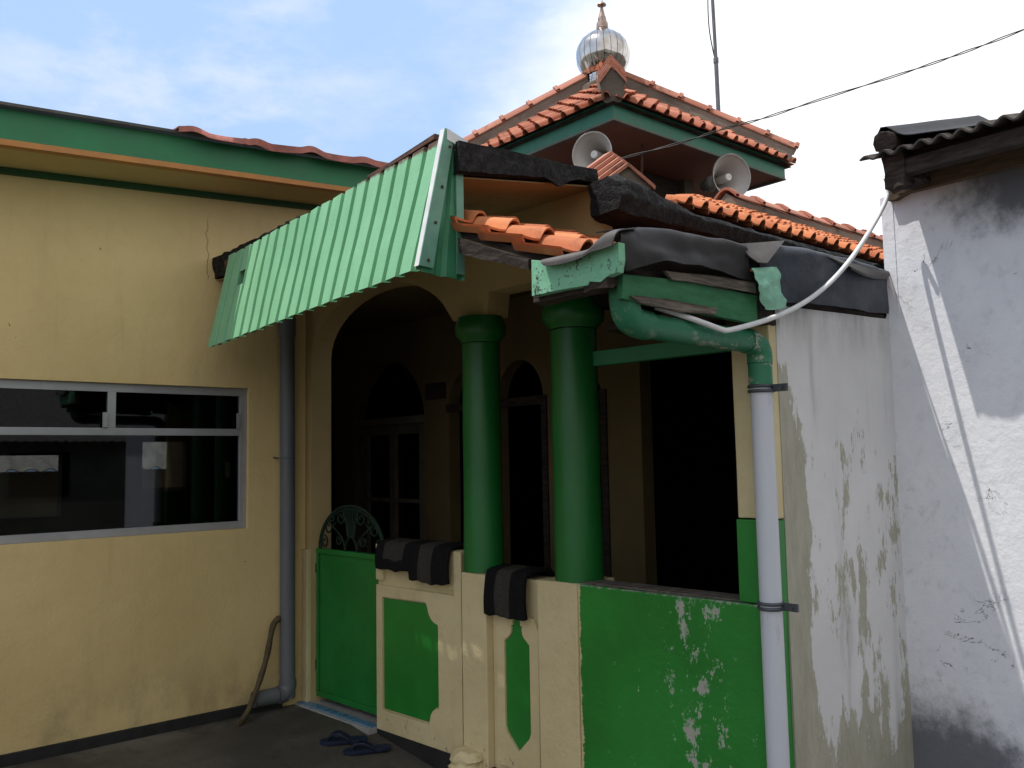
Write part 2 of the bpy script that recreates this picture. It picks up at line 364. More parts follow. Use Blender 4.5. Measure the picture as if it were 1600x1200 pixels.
# ------------------------------------------------------------------ mesh helpers
class MB:
    def __init__(s): s.v = []; s.f = []; s.mi = []; s.tone = []; s.cm = 0; s.ct = .5
    def vert(s, p): s.v.append(Vector(p)); s.tone.append(s.ct); return len(s.v)-1
    def face(s, ids): s.f.append(tuple(ids)); s.mi.append(s.cm)
    def poly(s, pts): s.face([s.vert(p) for p in pts])
    def hexa(s, p):          # 8 corners: bottom ring 0-3, top ring 4-7
        i = [s.vert(q) for q in p]
        for q in ((3, 2, 1, 0), (4, 5, 6, 7), (0, 1, 5, 4), (1, 2, 6, 5), (2, 3, 7, 6), (3, 0, 4, 7)): s.face([i[k] for k in q])
        return s
    def box(s, a, b, xf=None):
        (x0, y0, z0), (x1, y1, z1) = a, b
        p = [(x0, y0, z0), (x1, y0, z0), (x1, y1, z0), (x0, y1, z0), (x0, y0, z1), (x1, y0, z1), (x1, y1, z1), (x0, y1, z1)]
        return s.hexa([xf(*q) for q in p] if xf else p)
    def prism(s, loop, off, holes=()):   # planar 3d loop (with holes) pushed along off
        off = Vector(off); loops = [[Vector(p) for p in loop]] + [[Vector(p) for p in h] for h in holes]
        flat = [p for l in loops for p in l]
        tris = geometry.tessellate_polygon(loops)
        a = [s.vert(p) for p in flat]; b = [s.vert(p+off) for p in flat]
        for t in tris: s.face([a[k] for k in t]); s.face([b[k] for k in reversed(t)])
        k = 0
        for l in loops:
            n = len(l)
            for i in range(n):
                j = (i+1) % n; s.face((a[k+i], a[k+j], b[k+j], b[k+i]))
            k += n
        return s
    def tube(s, pts, r, n=12, cap=True, rfun=None):
        pts = [Vector(p) for p in pts]; rings = []; prev = None
        for i, p in enumerate(pts):
            d = (pts[min(i+1, len(pts)-1)] - pts[max(i-1, 0)]).normalized()
            if prev is None:
                x = d.cross(Vector((0, 0, 1)));
                if x.length < .05: x = d.cross(Vector((1, 0, 0)))
                x.normalize()
            else: x = (prev - d*prev.dot(d)).normalized()
            prev = x; y = d.cross(x); rr = rfun(i) if rfun else r
            rings.append([s.vert(p + x*(rr*math.cos(2*math.pi*k/n)) + y*(rr*math.sin(2*math.pi*k/n))) for k in range(n)])
        for a, b in zip(rings, rings[1:]):
            for k in range(n): s.face((a[k], a[(k+1) % n], b[(k+1) % n], b[k]))
        if cap: s.face(rings[0][::-1]); s.face(rings[-1])
        return s
    def lathe(s, prof, base, ax=(0, 0, 1), n=32, cap=False):
        ax = Vector(ax).normalized(); x = ax.cross(Vector((0, 0, 1)))
        if x.length < .01: x = Vector((1, 0, 0))
        x.normalize(); y = ax.cross(x); base = Vector(base); rings = []
        for r_, h in prof: rings.append([s.vert(base + ax*h + x*(r_*math.cos(2*math.pi*k/n)) + y*(r_*math.sin(2*math.pi*k/n))) for k in range(n)])
        for a, b in zip(rings, rings[1:]):
            for k in range(n): s.face((a[k], a[(k+1) % n], b[(k+1) % n], b[k]))
        if cap: s.face(rings[0][::-1]); s.face(rings[-1])
        return s
    def sheet(s, grid, th=.004):         # grid of points -> thin shell
        h, w_ = len(grid), len(grid[0]); g = [[Vector(p) for p in r_] for r_ in grid]; nr = []
        for i in range(h):
            row = []
            for j in range(w_):
                a = g[min(i+1, h-1)][j]-g[max(i-1, 0)][j]; b = g[i][min(j+1, w_-1)]-g[i][max(j-1, 0)]
                c = a.cross(b); row.append(c.normalized() if c.length > 1e-9 else Vector((0, 0, 1)))
            nr.append(row)
        A = [[s.vert(g[i][j]+nr[i][j]*th/2) for j in range(w_)] for i in range(h)]
        B = [[s.vert(g[i][j]-nr[i][j]*th/2) for j in range(w_)] for i in range(h)]
        for i in range(h-1):
            for j in range(w_-1):
                s.face((A[i][j], A[i+1][j], A[i+1][j+1], A[i][j+1])); s.face((B[i][j], B[i][j+1], B[i+1][j+1], B[i+1][j]))
        for i in range(h-1):
            s.face((A[i][0], B[i][0], B[i+1][0], A[i+1][0])); s.face((A[i][-1], A[i+1][-1], B[i+1][-1], B[i][-1]))
        for j in range(w_-1):
            s.face((A[0][j], A[0][j+1], B[0][j+1], B[0][j])); s.face((A[-1][j], B[-1][j], B[-1][j+1], A[-1][j+1]))
        return s
    def build(s, name, mat, parent=None, smooth=None, jitter=None, bevel=0, subdiv=0):
        org = root_loc(parent); me = bpy.data.meshes.new(name)
        me.from_pydata([tuple(p-org) for p in s.v], [], s.f)
        mats = mat if isinstance(mat, (list, tuple)) else [mat]
        for q in mats: me.materials.append(M[q])
        me.polygons.foreach_set('material_index', s.mi)
        at = me.attributes.new('tone', 'FLOAT', 'POINT'); at.data.foreach_set('value', s.tone)
        bm = bmesh.new(); bm.from_mesh(me)
        if subdiv or jitter or bevel: bmesh.ops.remove_doubles(bm, verts=bm.verts, dist=1e-5)
        bmesh.ops.recalc_face_normals(bm, faces=bm.faces)
        if bevel: bmesh.ops.bevel(bm, geom=[e for e in bm.edges if e.is_manifold and e.calc_face_angle(0) > .5], offset=bevel, segments=2, affect='EDGES', profile=.6)
        if subdiv: bmesh.ops.subdivide_edges(bm, edges=bm.edges, cuts=subdiv, use_grid_fill=True)
        if jitter:
            amp, sc = jitter
            for v in bm.verts:
                q = (v.co+org)*sc; v.co += Vector(noise.noise_vector(q))*amp + Vector(noise.noise_vector(q*3.1+Vector((5, 7, 9))))*amp*.5
            bmesh.ops.recalc_face_normals(bm, faces=bm.faces)
        bm.to_mesh(me); bm.free()
        o = bpy.data.objects.new(name, me); COL.objects.link(o)
        if parent is not None: o.parent = parent
        else: o.location = (0, 0, 0)
        if smooth is not None:
            me.polygons.foreach_set('use_smooth', [True]*len(me.polygons)); me.update()
            if smooth < 180: me.set_sharp_from_angle(angle=R(smooth))
        return o
def root_loc(o):
    if o is None: return Vector((0, 0, 0))
    p = Vector((0, 0, 0))
    while o is not None: p += o.location; o = o.parent
    return p
def tag(o, label=None, cat=None, group=None, kind=None):
    if label: o['label'] = label
    if cat: o['category'] = cat
    if group: o['group'] = group
    if kind: o['kind'] = kind
    return o
def thing(name, loc, label, cat, group=None):
    o = bpy.data.objects.new(name, None); COL.objects.link(o); o.location = loc; o.empty_display_size = .1
    return tag(o, label, cat, group)
def lerp(a, b, t): return a + (b-a)*t
def curve(pts, n=8):                     # Catmull-Rom through points
    pts = [Vector(p) for p in pts]; out = []
    for i in range(len(pts)-1):
        p0, p1, p2, p3 = pts[max(i-1, 0)], pts[i], pts[i+1], pts[min(i+2, len(pts)-1)]
        for k in range(n):
            t = k/n; out.append(.5*((2*p1)+(p2-p0)*t+(2*p0-5*p1+4*p2-p3)*t*t+(3*p1-p0-3*p2+p3)*t**3))
    out.append(pts[-1]); return out
def arch(x0, x1, zs, ze, n=20):          # points left foot -> right foot over the top
    c, a = (x0+x1)/2, (x1-x0)/2
    return [(c - a*math.cos(math.pi*k/n), zs + (ze-zs)*math.sin(math.pi*k/n)) for k in range(n+1)]

TS = .2
def tile_field(mb, o, u, s, w_, l, cols, rows, clip=None, jit=.004, lip=True):
    """clay pan-and-roll tiles: o lower corner, u along eave, s up the slope"""
    u = Vector(u).normalized(); s = Vector(s).normalized(); n = u.cross(s).normalized()
    if n.z < 0: n = -n
    k = w_/TS
    prof = [(0, .004), (.10, 0), (.35, -.003), (.52, .0), (.55, .020), (.585, .038), (.65, .051), (.73, .056), (.81, .051), (.875, .038), (.91, .020), (.93, .002), (1.03, .0)]
    if lip: prof = [(.13, -.024)] + prof
    th = .008
    for j in range(rows):
        for i in range(cols):
            mb.ct = rnd.random()
            us = i*w_ + rnd.uniform(-jit, jit); lo = j*l - .03 + rnd.uniform(-jit, jit)*1.5; hi = (j+1)*l + .02
            tl = .034 + rnd.uniform(-.004, .005); tw = rnd.uniform(-.006, .006)
            if clip:
                a, b = clip((j+.5)*l)
                if (i+.5)*w_ < a-.02 or (i+.5)*w_ > b+.02: continue
            def P(t, h, sv, up):
                uu = us + t*w_
                if clip:
                    a, b = clip(sv); uu = min(max(uu, a), b)
                return o + u*uu + s*sv + n*(h*k + up + tw*(t-.5))
            A = [mb.vert(P(t, h, lo, tl)) for t, h in prof]; B = [mb.vert(P(t, h, hi, .004)) for t, h in prof]
            C = [mb.vert(P(t, h, lo, tl-th)) for t, h in prof]; D = [mb.vert(P(t, h, hi, .004-th)) for t, h in prof]
            for q in range(len(prof)-1):
                mb.face((A[q], A[q+1], B[q+1], B[q])); mb.face((C[q], D[q], D[q+1], C[q+1])); mb.face((A[q], C[q], C[q+1], A[q+1]))
            mb.face((A[0], B[0], D[0], C[0])); mb.face((A[-1], C[-1], D[-1], B[-1]))
def ridge(name, a, b, parent, wid=.16, ht=.13, seg=.30, end_block=False, mat='mortar'):
    """mortar ridge with overlapping ridge tiles from a (low) to b (high)"""
    a, b = Vector(a), Vector(b); d = (b-a).normalized(); sx = d.cross(UZ).normalized(); up = sx.cross(d).normalized(); L = (b-a).length
    mb = MB(); sec = [(-wid*.5, -.05), (wid*.5, -.05), (wid*.43, ht*.62), (0, ht*.95), (-wid*.43, ht*.62)]
    mb.prism([a + sx*x + up*z for x, z in sec], d*L)
    o = mb.build(name, mat, parent, jitter=(.007, 9), subdiv=3)
    t = MB(); n = max(1, round(L/seg))
    for i in range(n):
        t.ct = rnd.random(); p = a + d*(i*L/n - .02); q = a + d*((i+1)*L/n + .015)
        pr = [(-.50, .60), (-.45, .70), (-.18, .98), (0, 1.05), (.18, .98), (.45, .70), (.50, .60)]
        def ring(c, gx, gz): return [t.vert(c + sx*(x*wid*gx) + up*(ht*z + gz)) for x, z in pr]
        r0, r1, r2, r3 = ring(p, 1.16, .024), ring(p+d*.035, 1.16, .026), ring(p+d*.045, 1.0, .010), ring(q, .98, .004)
        i0 = ring(p, 1.05, .006); i3 = ring(q, .9, -.010)
        for A_, B_ in ((r0, r1), (r1, r2), (r2, r3), (i3, i0), (i0, r0)):
            for k in range(len(pr)-1): t.face((A_[k], A_[k+1], B_[k+1], B_[k]))
    t.build('ridge_tile', 'ridge_tile', o, smooth=50)
    return o
def hip_end(name, base, d, up_len, parent, wid=.2, ht=.24):
    """end block of a hip seen head-on: mortar gable stub capped by stacked ridge tiles"""
    base = Vector(base); d = Vector(d).normalized(); sx = d.cross(UZ).normalized(); dh = Vector((d.x, d.y, 0)).normalized()
    mb = MB(); sec = [(-.44, 0), (-.30, -.08), (.30, -.08), (.44, 0), (.52, .55), (0, 1.0), (-.52, .55)]
    mb.prism([base + sx*(x*wid) + UZ*(z*ht) for x, z in sec], d*up_len)
    o = mb.build(name, 'mortar', parent, jitter=(.006, 12), subdiv=3)
    t = MB()
    for k in range(5):
        t.ct = rnd.random(); q = base + d*(k*.055 - .02) + UZ*(k*.020+.004)
        pr = [(-.60, .50), (-.55, .56), (0, 1.04), (.55, .56), (.60, .50)]
        A_ = [t.vert(q + sx*(x*wid) + UZ*(z*ht+.012)) for x, z in pr]; B_ = [t.vert(q + d*.11 + sx*(x*wid*.98) + UZ*(z*ht+.004)) for x, z in pr]
        A2 = [t.vert(q + sx*(x*wid*.97) + UZ*(z*ht-.006)) for x, z in pr]; B2 = [t.vert(q + d*.11 + sx*(x*wid*.94) + UZ*(z*ht-.010)) for x, z in pr]
        for i in range(4): t.face((A_[i], A_[i+1], B_[i+1], B_[i])); t.face((A2[i], B2[i], B2[i+1], A2[i+1])); t.face((A_[i], A2[i], A2[i+1], A_[i+1]))
    t.build('ridge_tile', 'ridge_tile', o, smooth=30)
    return o

# veranda front frame: u along the front, v inwards, z up
ANG = R(4.6); EU = Vector((math.cos(ANG), math.sin(ANG), 0)); EV = Vector((-math.sin(ANG), math.cos(ANG), 0)); FO = Vector((-5.126, 2.625, 0))
def W(u, v, z): return FO + EU*u + EV*v + UZ*z
def onF(px, py, v=0):
    p = on(px, py, EV, EV.dot(FO)+v); return ((p-FO).dot(EU), p.z)
XL, XR, YR = -5.126, -1.837, 3.83
def gz(x, y=0):                          # courtyard falls gently away from the annex
    return -.15*max(0, min(x+4.5, 2.2))

# ------------------------------------------------------------------ ground
mb = MB(); xs = [-300, -60, -20, -8, -5.2] + [-4.6+.1*i for i in range(25)] + [0, 5, 20, 60, 300]; ys = [-300, -60, -20, -6, -2, 0, 1, 2, 3, 4, 8, 20, 60, 300]
ids = [[mb.vert((x, y, gz(x)-.002)) for y in ys] for x in xs]
for i in range(len(xs)-1):
    for j in range(len(ys)-1): mb.face((ids[i][j], ids[i+1][j], ids[i+1][j+1], ids[i][j+1]))
tag(mb.build('ground', 'ground'), kind='structure')

# ------------------------------------------------------------------ annex (left building)
annex = thing('annex_building', (XL, 0, 0), 'long beige annex with green fascia and wide aluminium window at left', 'building')
WY0, WY1, WZ0, WZ1 = -.72, 2.237, 1.106, 1.966
mb = MB(); t_ = -.15
mb.prism([(XL, -6, -.3), (XL, 2.622, -.3), (XL, 2.622, 3.26), (XL, -6, 2.80)], (t_, 0, 0), [[(XL, WY0, WZ0), (XL, WY1, WZ0), (XL, WY1, WZ1), (XL, WY0, WZ1)]])
mb.hexa([(XL-.15, 2.6225, 2.79), (XL, 2.6225, 2.79), (XL, 3.02, 2.83), (XL-.15, 3.02, 2.83), (XL-.15, 2.6225, 3.26), (XL, 2.6225, 3.26), (XL, 3.02, 3.29), (XL-.15, 3.02, 3.29)])
mb.build('wall', 'beige_cracked', annex)
def ez(y): return 3.082 + .0675*(y-.786)      # fascia foot rises along the eave
Y0, Y1 = -6, 3.02
mb = MB(); mb.hexa([(-4.775, Y0, ez(Y0)+.03), (-4.75, Y0, ez(Y0)+.03), (-4.75, Y1, ez(Y1)+.03), (-4.775, Y1, ez(Y1)+.03), (-4.775, Y0, ez(Y0)+.183), (-4.75, Y0, ez(Y0)+.183), (-4.75, Y1, ez(Y1)+.186), (-4.775, Y1, ez(Y1)+.186)])
mb.build('fascia', 'fascia', annex)
mb = MB(); mb.hexa([(-4.80, Y0, ez(Y0)), (-4.744, Y0, ez(Y0)), (-4.744, Y1, ez(Y1)), (-4.80, Y1, ez(Y1)), (-4.80, Y0, ez(Y0)+.03), (-4.744, Y0, ez(Y0)+.03), (-4.744, Y1, ez(Y1)+.03), (-4.80, Y1, ez(Y1)+.03)])
mb.build('fascia_trim', 'orange_trim', annex)
def wz(y): return 3.085 + .0672*(y-.85)
mb = MB(); mb.hexa([(XL+.001, Y0, wz(Y0)-.002), (-4.80, Y0, ez(Y0)+.012), (-4.80, 3.02, ez(3.02)+.012), (XL+.001, 3.02, wz(3.02)-.002), (XL+.001, Y0, wz(Y0)+.02), (-4.80, Y0, ez(Y0)+.03), (-4.80, 3.02, ez(3.02)+.03), (XL+.001, 3.02, wz(3.02)+.02)])
mb.build('soffit', 'soffit', annex)
mb = MB(); mb.hexa([(XL+.002, Y0, wz(Y0)-.038), (XL+.022, Y0, wz(Y0)-.038), (XL+.022, 3.02, wz(3.02)-.038), (XL+.002, 3.02, wz(3.02)-.038), (XL+.002, Y0, wz(Y0)-.003), (XL+.022, Y0, wz(Y0)-.003), (XL+.022, 3.02, wz(3.02)-.003), (XL+.002, 3.02, wz(3.02)-.003)])
mb.build('cornice_strip', 'fascia_dark', annex)
# roof sheet over the eave
def rz(y): return ez(y)+.186
mb = MB(); gr = []
for x, dz in ((-4.70, 0), (-5.5, .10), (-8.2, .42)):
    gr.append([(x, y, rz(y)+dz+.008) for y in (-6, -3, 0, 1.5, 3.05)])
mb.sheet(gr, .015); mb.build('roof', 'roof_dark', annex)
mb = MB(); mb.sheet([[(-4.715-dx, y, rz(y)+.026+dz) for y in (-6, -2, 0, .8, 1.3, 1.75)] for dx, dz in ((0, -.006), (.02, .000), (.2, .018))], .003); mb.build('edge_flashing', 'trim_white', annex)
mb = MB(); gr = []
for i in range(6):
    x = -4.665 - max(0, i-1)*.16; row = []
    for j in range(72):
        y = 1.62 + j*.02
        ph = (y-1.62)/.36*2*math.pi
        big_ = .5+.7*noise.noise((math.floor((y-1.62)/.36)*3.1, 1, 1))
        hgt = .036*big_*max(0, math.sin(ph))**1.6 + .010*noise.noise((y*4, 0, 7)) + .012*noise.noise((y*2.2, i*.3, 0)) + (.010 if i % 2 == 0 else 0) - (.038 if i == 0 else 0)
        row.append((x + (.006 if i == 0 else 0) + .012*noise.noise((y*3, i, 2)), y, rz(y) + .012 - .010*(y > 2.0) + i*.008 + hgt))
    gr.append(row)
mb.sheet(gr, .006); mb.build('roof_tile_sheet', 'roof_red', annex, smooth=60)
mb = MB(); mb.box((XL+.001, -6, -.3), (XL+.022, 2.46, .058)); mb.build('baseboard', 'dark_paint', annex, bevel=.004)
# window
wb = MB(); fx0, fx1 = XL-.075, XL-.03
for y0, y1, z0, z1 in ((WY0, WY1, WZ0, WZ0+.045), (WY0, WY1, WZ1-.048, WZ1), (WY1-.045, WY1, WZ0+.045, WZ1-.048), (WY0, WY0+.045, WZ0+.045, WZ1-.048)):
    wb.box((fx0, y0, z0), (fx1, y1, z1))
win = wb.build('window', 'alu', annex, bevel=.003)
mb = MB(); mb.box((fx0+.002, WY0+.045, 1.672), (fx1-.002, WY1-.045, 1.714)); mb.build('transom', 'alu', win, bevel=.003)
for ym in (1.445, .66, -.13):
    mb = MB(); mb.box((fx0+.003, ym-.022, 1.714), (fx1-.001, ym+.022, WZ1-.048)); mb.build('mullion', 'alu', win, bevel=.003)
    mb = MB(); mb.box((fx1+.001, ym-.05, 1.716), (fx1+.010, ym-.024, 1.80)); mb.build('window_stay', 'alu', win)
mb = MB(); mb.box((fx1+.001, WY1-.068, 1.716), (fx1+.010, WY1-.05, 1.81)); mb.build('window_stay', 'alu', win)
for y0, y1, z0, z1 in ((1.467, WY1-.045, 1.714, WZ1-.048), (.682, 1.423, 1.714, WZ1-.048), (-.108, .638, 1.714, WZ1-.048), (WY0+.045, .60, WZ0+.045, 1.672), (.60, WY1-.045, WZ0+.045, 1.672)):
    mb = MB(); mb.box((XL-.055, y0, z0), (XL-.050, y1, z1)); mb.build('pane', 'glass', win)
# dark room behind the glass, open towards a sunlit yard at the back
RX = -6.05
def hole(p, q):
    a, b = onX(*p, RX), onX(*q, RX); y0, y1 = sorted((a.y, b.y)); z0, z1 = sorted((a.z, b.z)); return [(RX, y0, z0), (RX, min(y1, 2.56), z0), (RX, min(y1, 2.56), z1), (RX, y0, z1)]
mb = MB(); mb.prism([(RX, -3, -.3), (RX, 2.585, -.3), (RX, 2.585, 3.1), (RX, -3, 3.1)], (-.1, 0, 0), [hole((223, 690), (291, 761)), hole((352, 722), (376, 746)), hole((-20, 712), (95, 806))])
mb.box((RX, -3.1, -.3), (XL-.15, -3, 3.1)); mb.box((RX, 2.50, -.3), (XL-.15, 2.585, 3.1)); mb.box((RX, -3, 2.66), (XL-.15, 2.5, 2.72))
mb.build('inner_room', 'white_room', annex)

# shed across the back yard, seen through the annex
shed = thing('shed_building', (-9.6, 2.6, 0), 'low pale shed with sunlit corrugated roof, seen through the annex window', 'shed')
mb = MB(); mb.box((-12.5, -2, -.3), (-9.9, 8, 1.45)); mb.build('wall', 'shed_wall', shed)
gr = []
for i in range(2):
    gr.append([(-9.6-i*3.2, -2+j*.04, 1.47 + i*.95 + .018*math.sin(j*.04/.17*2*math.pi)) for j in range(250)])
mb = MB(); mb.sheet(gr, .008); mb.build('roof', 'shed_sheet', shed, smooth=60)

# low house across the courtyard, mirrored in the annex glass
lh = thing('lane_house', (9, -1, -.4), 'low house with corrugated roof across the courtyard, mirrored in the annex window', 'house')
mb = MB(); mb.box((9.3, -7, -.5), (13, 6.5, 2.05)); mb.build('wall', 'lane_wall', lh)
mb = MB(); mb.sheet([[(9.0+i*4, -7.2+j*.05, 2.02 + i*1.7 + .02*math.sin(j*.05/.18*2*math.pi)) for j in range(280)] for i in range(2)], .008); mb.build('roof', 'corrugated', lh, smooth=60)
for y in (-5, -2.2, .8, 3.6): mb = MB(); mb.box((9.27, y, .9), (9.299, y+1.1, 1.8)); mb.build('window', 'black', lh)

# ------------------------------------------------------------------ mosque
mosque = thing('mosque_building', tuple(FO), 'cream and green mosque with veranda, clay tile roofs and metal dome', 'building')
# --- front wall with arches (upper part) and left jamb
lo = [(0, -.1), (.06, -.1), (.06, 2.17)] + [q for q in arch(.06, 1.45, 2.17, 2.545)[1:-1] if q[0] < .8 or q[1] > 2.245] + [(1.455, 2.238), (1.715, 2.238), (1.735, 2.36), (2.485, 2.36), (2.485, 2.735), (0, 2.735)]
mb = MB(); mb.prism([W(u, 0, z) for u, z in lo], EV*.15); mb.build('front_wall', 'beige', mosque)
mb = MB(); mb.box((.0, -.03, -.1), (.062, 0, .95), W); mb.build('gate_pilaster', 'cream', mosque, bevel=.004)
# --- canopy slab over the entrance
sec = [(2.005, 2.624), (2.0, 2.755), (2.80, 2.80), (2.80, 2.74), (2.70, 2.735)]
mb = MB(); N = 26
for i in range(N):
    x0, x1 = lerp(XL+.002, -2.645, i/N), lerp(XL+.002, -2.645, (i+1)/N)
    if i == 0: mb.poly([(x0, y, z) for y, z in sec])
    if i == N-1: mb.poly([(x1, y, z) for y, z in sec])
    for k in range(5):
        (ya, za), (yb, zb) = sec[k], sec[(k+1) % 5]; mb.poly([(x0, ya, za), (x1, ya, za), (x1, yb, zb), (x0, yb, zb)])
slab = mb.build('canopy_slab', 'bitumen', mosque, subdiv=3, jitter=(.010, 17))
mb = MB(); mb.hexa([(XL+.004, 2.03, 2.616), (-2.675, 2.03, 2.616), (-2.675, 2.83, 2.732), (XL+.004, 2.83, 2.732), (XL+.004, 2.03, 2.622), (-2.675, 2.03, 2.622), (-2.675, 2.83, 2.739), (XL+.004, 2.83, 2.739)])
mb.build('canopy_soffit', 'slab_soffit', mosque)
# black drips over the slab side
mb = MB(); lo = []
for i in range(40):
    y = 2.0+.70*i/39; zt = 2.75 + .03*i/39; zb = 2.628 + .104*i/39 - .012*abs(noise.noise((y*9, 1, 3))) - (.035*math.exp(-((y-2.55)/.05)**2))
    lo.append((y, zt, zb))
mb.prism([(-2.642, y, zt) for y, zt, zb in lo] + [(-2.642, y, zb) for y, zt, zb in reversed(lo)], (.012, 0, 0)); mb.build('bitumen_coat', 'bitumen', mosque)
# --- gutter parapet along the hall
mb = MB(); sec = [(-2.652, 2.56), (-2.46, 2.555), (-2.435, 2.62), (-2.45, 2.70), (-2.52, 2.74), (-2.652, 2.735)]
ysg = [2.735, 2.78, 2.9] + [3.0+.25*i for i in range(20)]
for i in range(len(ysg)-1):
    f0 = .85 if i == 0 else 1
    def zz(z, y): return z if z < 2.6 else 2.6+(z-2.6)*(1-.72*min(1, max(0, (y-2.85)/.35)))
    A_ = [((x+2.55)*f0-2.55, ysg[i], (zz(z, ysg[i])-2.65)*f0+2.65) for x, z in sec]; B_ = [(x, ysg[i+1], zz(z, ysg[i+1])) for x, z in sec]
    if i == 0: mb.poly(A_)
    if i == len(ysg)-2: mb.poly(B_)
    for k in range(6): mb.poly([A_[k], A_[(k+1) % 6], B_[(k+1) % 6], B_[k]])
mb.build('gutter_parapet', 'bitumen', mosque, subdiv=3, jitter=(.009, 14), smooth=60)
# --- hall side wall, back wall of the veranda, rooms
mb = MB(); mb.box((-2.80, 2.86, 2.2), (-2.655, 7.9, 2.73)); mb.box((-2.80, 3.98, -.3), (-2.655, 7.9, 2.198)); mb.build('hall_wall', 'bitumen', mosque)
YB = 3.9
def bx(px, py): p = onY(px, py, YB); return p.x, p.z
def rect_hole(x0, x1, ztop): return [(x0, -.05), (x1, -.05), (x1, ztop), (x0, ztop)]
holes = []
holes.append([(-7.36, .03), (-7.05, .03)] + [(x, z) for x, z in reversed(arch(-7.36, -7.05, 1.86, 2.12))])
holes.append([(-6.69, .03), (-5.625, .03)] + [(x, z) for x, z in reversed(arch(-6.69, -5.625, 1.80, 2.33))])
holes.append([(-5.30, .03), (-4.90, .03)] + [(x, z) for x, z in reversed(arch(-5.30, -4.90, 1.9, 2.15))])
holes.append([(-4.72, .03), (-4.24, .03)] + [(x, z) for x, z in reversed(arch(-4.72, -4.24, 1.9, 2.18))])
holes.append([(-4.12, .03), (-3.68, .03)] + [(x, z) for x, z in reversed(arch(-4.12, -3.68, 1.80, 2.06))])
holes.append([(-3.39, .03), (-2.45, .03), (-2.45, 2.12), (-3.39, 2.12)])
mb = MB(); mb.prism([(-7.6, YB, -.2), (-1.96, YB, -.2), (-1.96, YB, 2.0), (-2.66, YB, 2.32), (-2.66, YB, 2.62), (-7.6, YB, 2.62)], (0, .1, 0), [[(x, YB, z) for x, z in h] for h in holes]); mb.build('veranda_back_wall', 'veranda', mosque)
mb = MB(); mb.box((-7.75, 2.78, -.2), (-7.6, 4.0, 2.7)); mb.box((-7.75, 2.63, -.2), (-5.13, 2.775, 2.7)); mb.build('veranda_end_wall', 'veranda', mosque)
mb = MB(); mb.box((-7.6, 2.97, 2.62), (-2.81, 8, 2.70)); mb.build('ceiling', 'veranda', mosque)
mb = MB(); mb.box((-7.6, 2.98, -.2), (-1.96, 7.9, -.0)); mb.box((.002, .301, -.2), (3.17, .42, -.002), W); mb.build('veranda_floor', 'concrete', mosque)
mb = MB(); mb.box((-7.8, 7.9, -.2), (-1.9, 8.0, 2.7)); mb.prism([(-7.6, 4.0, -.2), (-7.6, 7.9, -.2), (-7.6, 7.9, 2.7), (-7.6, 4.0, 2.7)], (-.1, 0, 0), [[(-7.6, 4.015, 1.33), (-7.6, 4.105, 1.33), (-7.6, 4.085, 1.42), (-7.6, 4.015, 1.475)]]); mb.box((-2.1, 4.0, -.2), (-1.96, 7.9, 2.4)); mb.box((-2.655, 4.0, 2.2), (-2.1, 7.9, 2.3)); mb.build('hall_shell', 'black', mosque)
# arched main door
mb = MB(); xa, xb = -6.65, -5.65; yd = YB+.03
dl = [(xa, .03), (xb, .03), (xb, 1.80), (xa, 1.80)]; dh = []
for x0 in (xa+.10, (xa+xb)/2+.035):
    for z0, z1 in ((.14, .55), (.62, 1.16), (1.19, 1.72)): dh.append([(x0, z0), (x0+.365, z0), (x0+.365, z1), (x0, z1)])
mb.prism([(x, yd, z) for x, z in dl], (0, .04, 0), [[(x, yd, z) for x, z in h] for h in dh]); dr = mb.build('door', 'door_wood', mosque)
mb = MB(); mb.box((xa+.02, yd+.042, .05), (xb-.02, yd+.046, 1.78)); mb.build('pane', 'glass', dr)
mb = MB(); mb.box((-6.69, YB-.012, 1.80), (-5.60, YB-.001, 1.86)); mb.build('door_lintel', 'door_wood', mosque)
for x0, x1 in ((-4.74, -4.20), (-4.14, -3.66), (-5.32, -4.88)):
    mb = MB(); mb.box((x0, YB-.014, 1.86), (x1, YB-.001, 1.92)); mb.box((x1-.05, YB-.014, .03), (x1, YB-.001, 1.858)); mb.build('door_frame', 'wood_dark', mosque)
mb = MB(); mb.box((-5.585, YB-.02, 1.97), (-5.33, YB-.001, 2.095)); mb.build('wall_plaque', 'plaque', mosque)
# --- low front wall
mb = MB(); mb.box((.79, -.012, -.0), (1.52, .12, 1.03), W); lw = mb.build('low_wall', 'cream', mosque, bevel=.004)
def prelief(name, pts, v0, v1, mat, parent, bevel=.002, holes=()):
    b = MB(); b.prism([W(u, v0, z) for u, z in pts], EV*(v1-v0), [[W(u, v0, z) for u, z in h] for h in holes]); return b.build(name, mat, parent, bevel=bevel)
def qarc(cx, cz, r_, a0, a1, n=6): return [(cx + r_*math.cos(R(a0+(a1-a0)*k/n)), cz + r_*math.sin(R(a0+(a1-a0)*k/n))) for k in range(n+1)]
pan = [(.848, .108), (1.255, .110), (1.262, .135)] + qarc(1.335, .135, .07, 180, 90)[1:] + [(1.337, .215), (1.337, .62)] + qarc(1.34, .725, .09, 265, 185) + [(1.235, .742), (.848, .735)]
# raised frame round the panel
prelief('wall_frame', [(.795, .0), (1.50, .0), (1.50, .80), (.795, .80)], -.032, -.0125, 'cream', lw, .003, [[(u, z) for u, z in pan]])
prelief('green_panel', [(u*.985+.0165, z*.97+.0125) for u, z in pan], -.020, -.0126, 'green_panel', lw, .001)
prelief('top_moulding', [(.795, .828), (.86, .828), (.862, .93), (1.30, .93), (1.30, .828), (1.52, .828), (1.52, 1.028), (.795, 1.028)], -.034, -.0125, 'cream', lw, .004)
mb = MB(); mb.box((1.48, -.042, .0), (1.535, -.035, 1.026), W); mb.build('edge_strip', 'cream', lw)
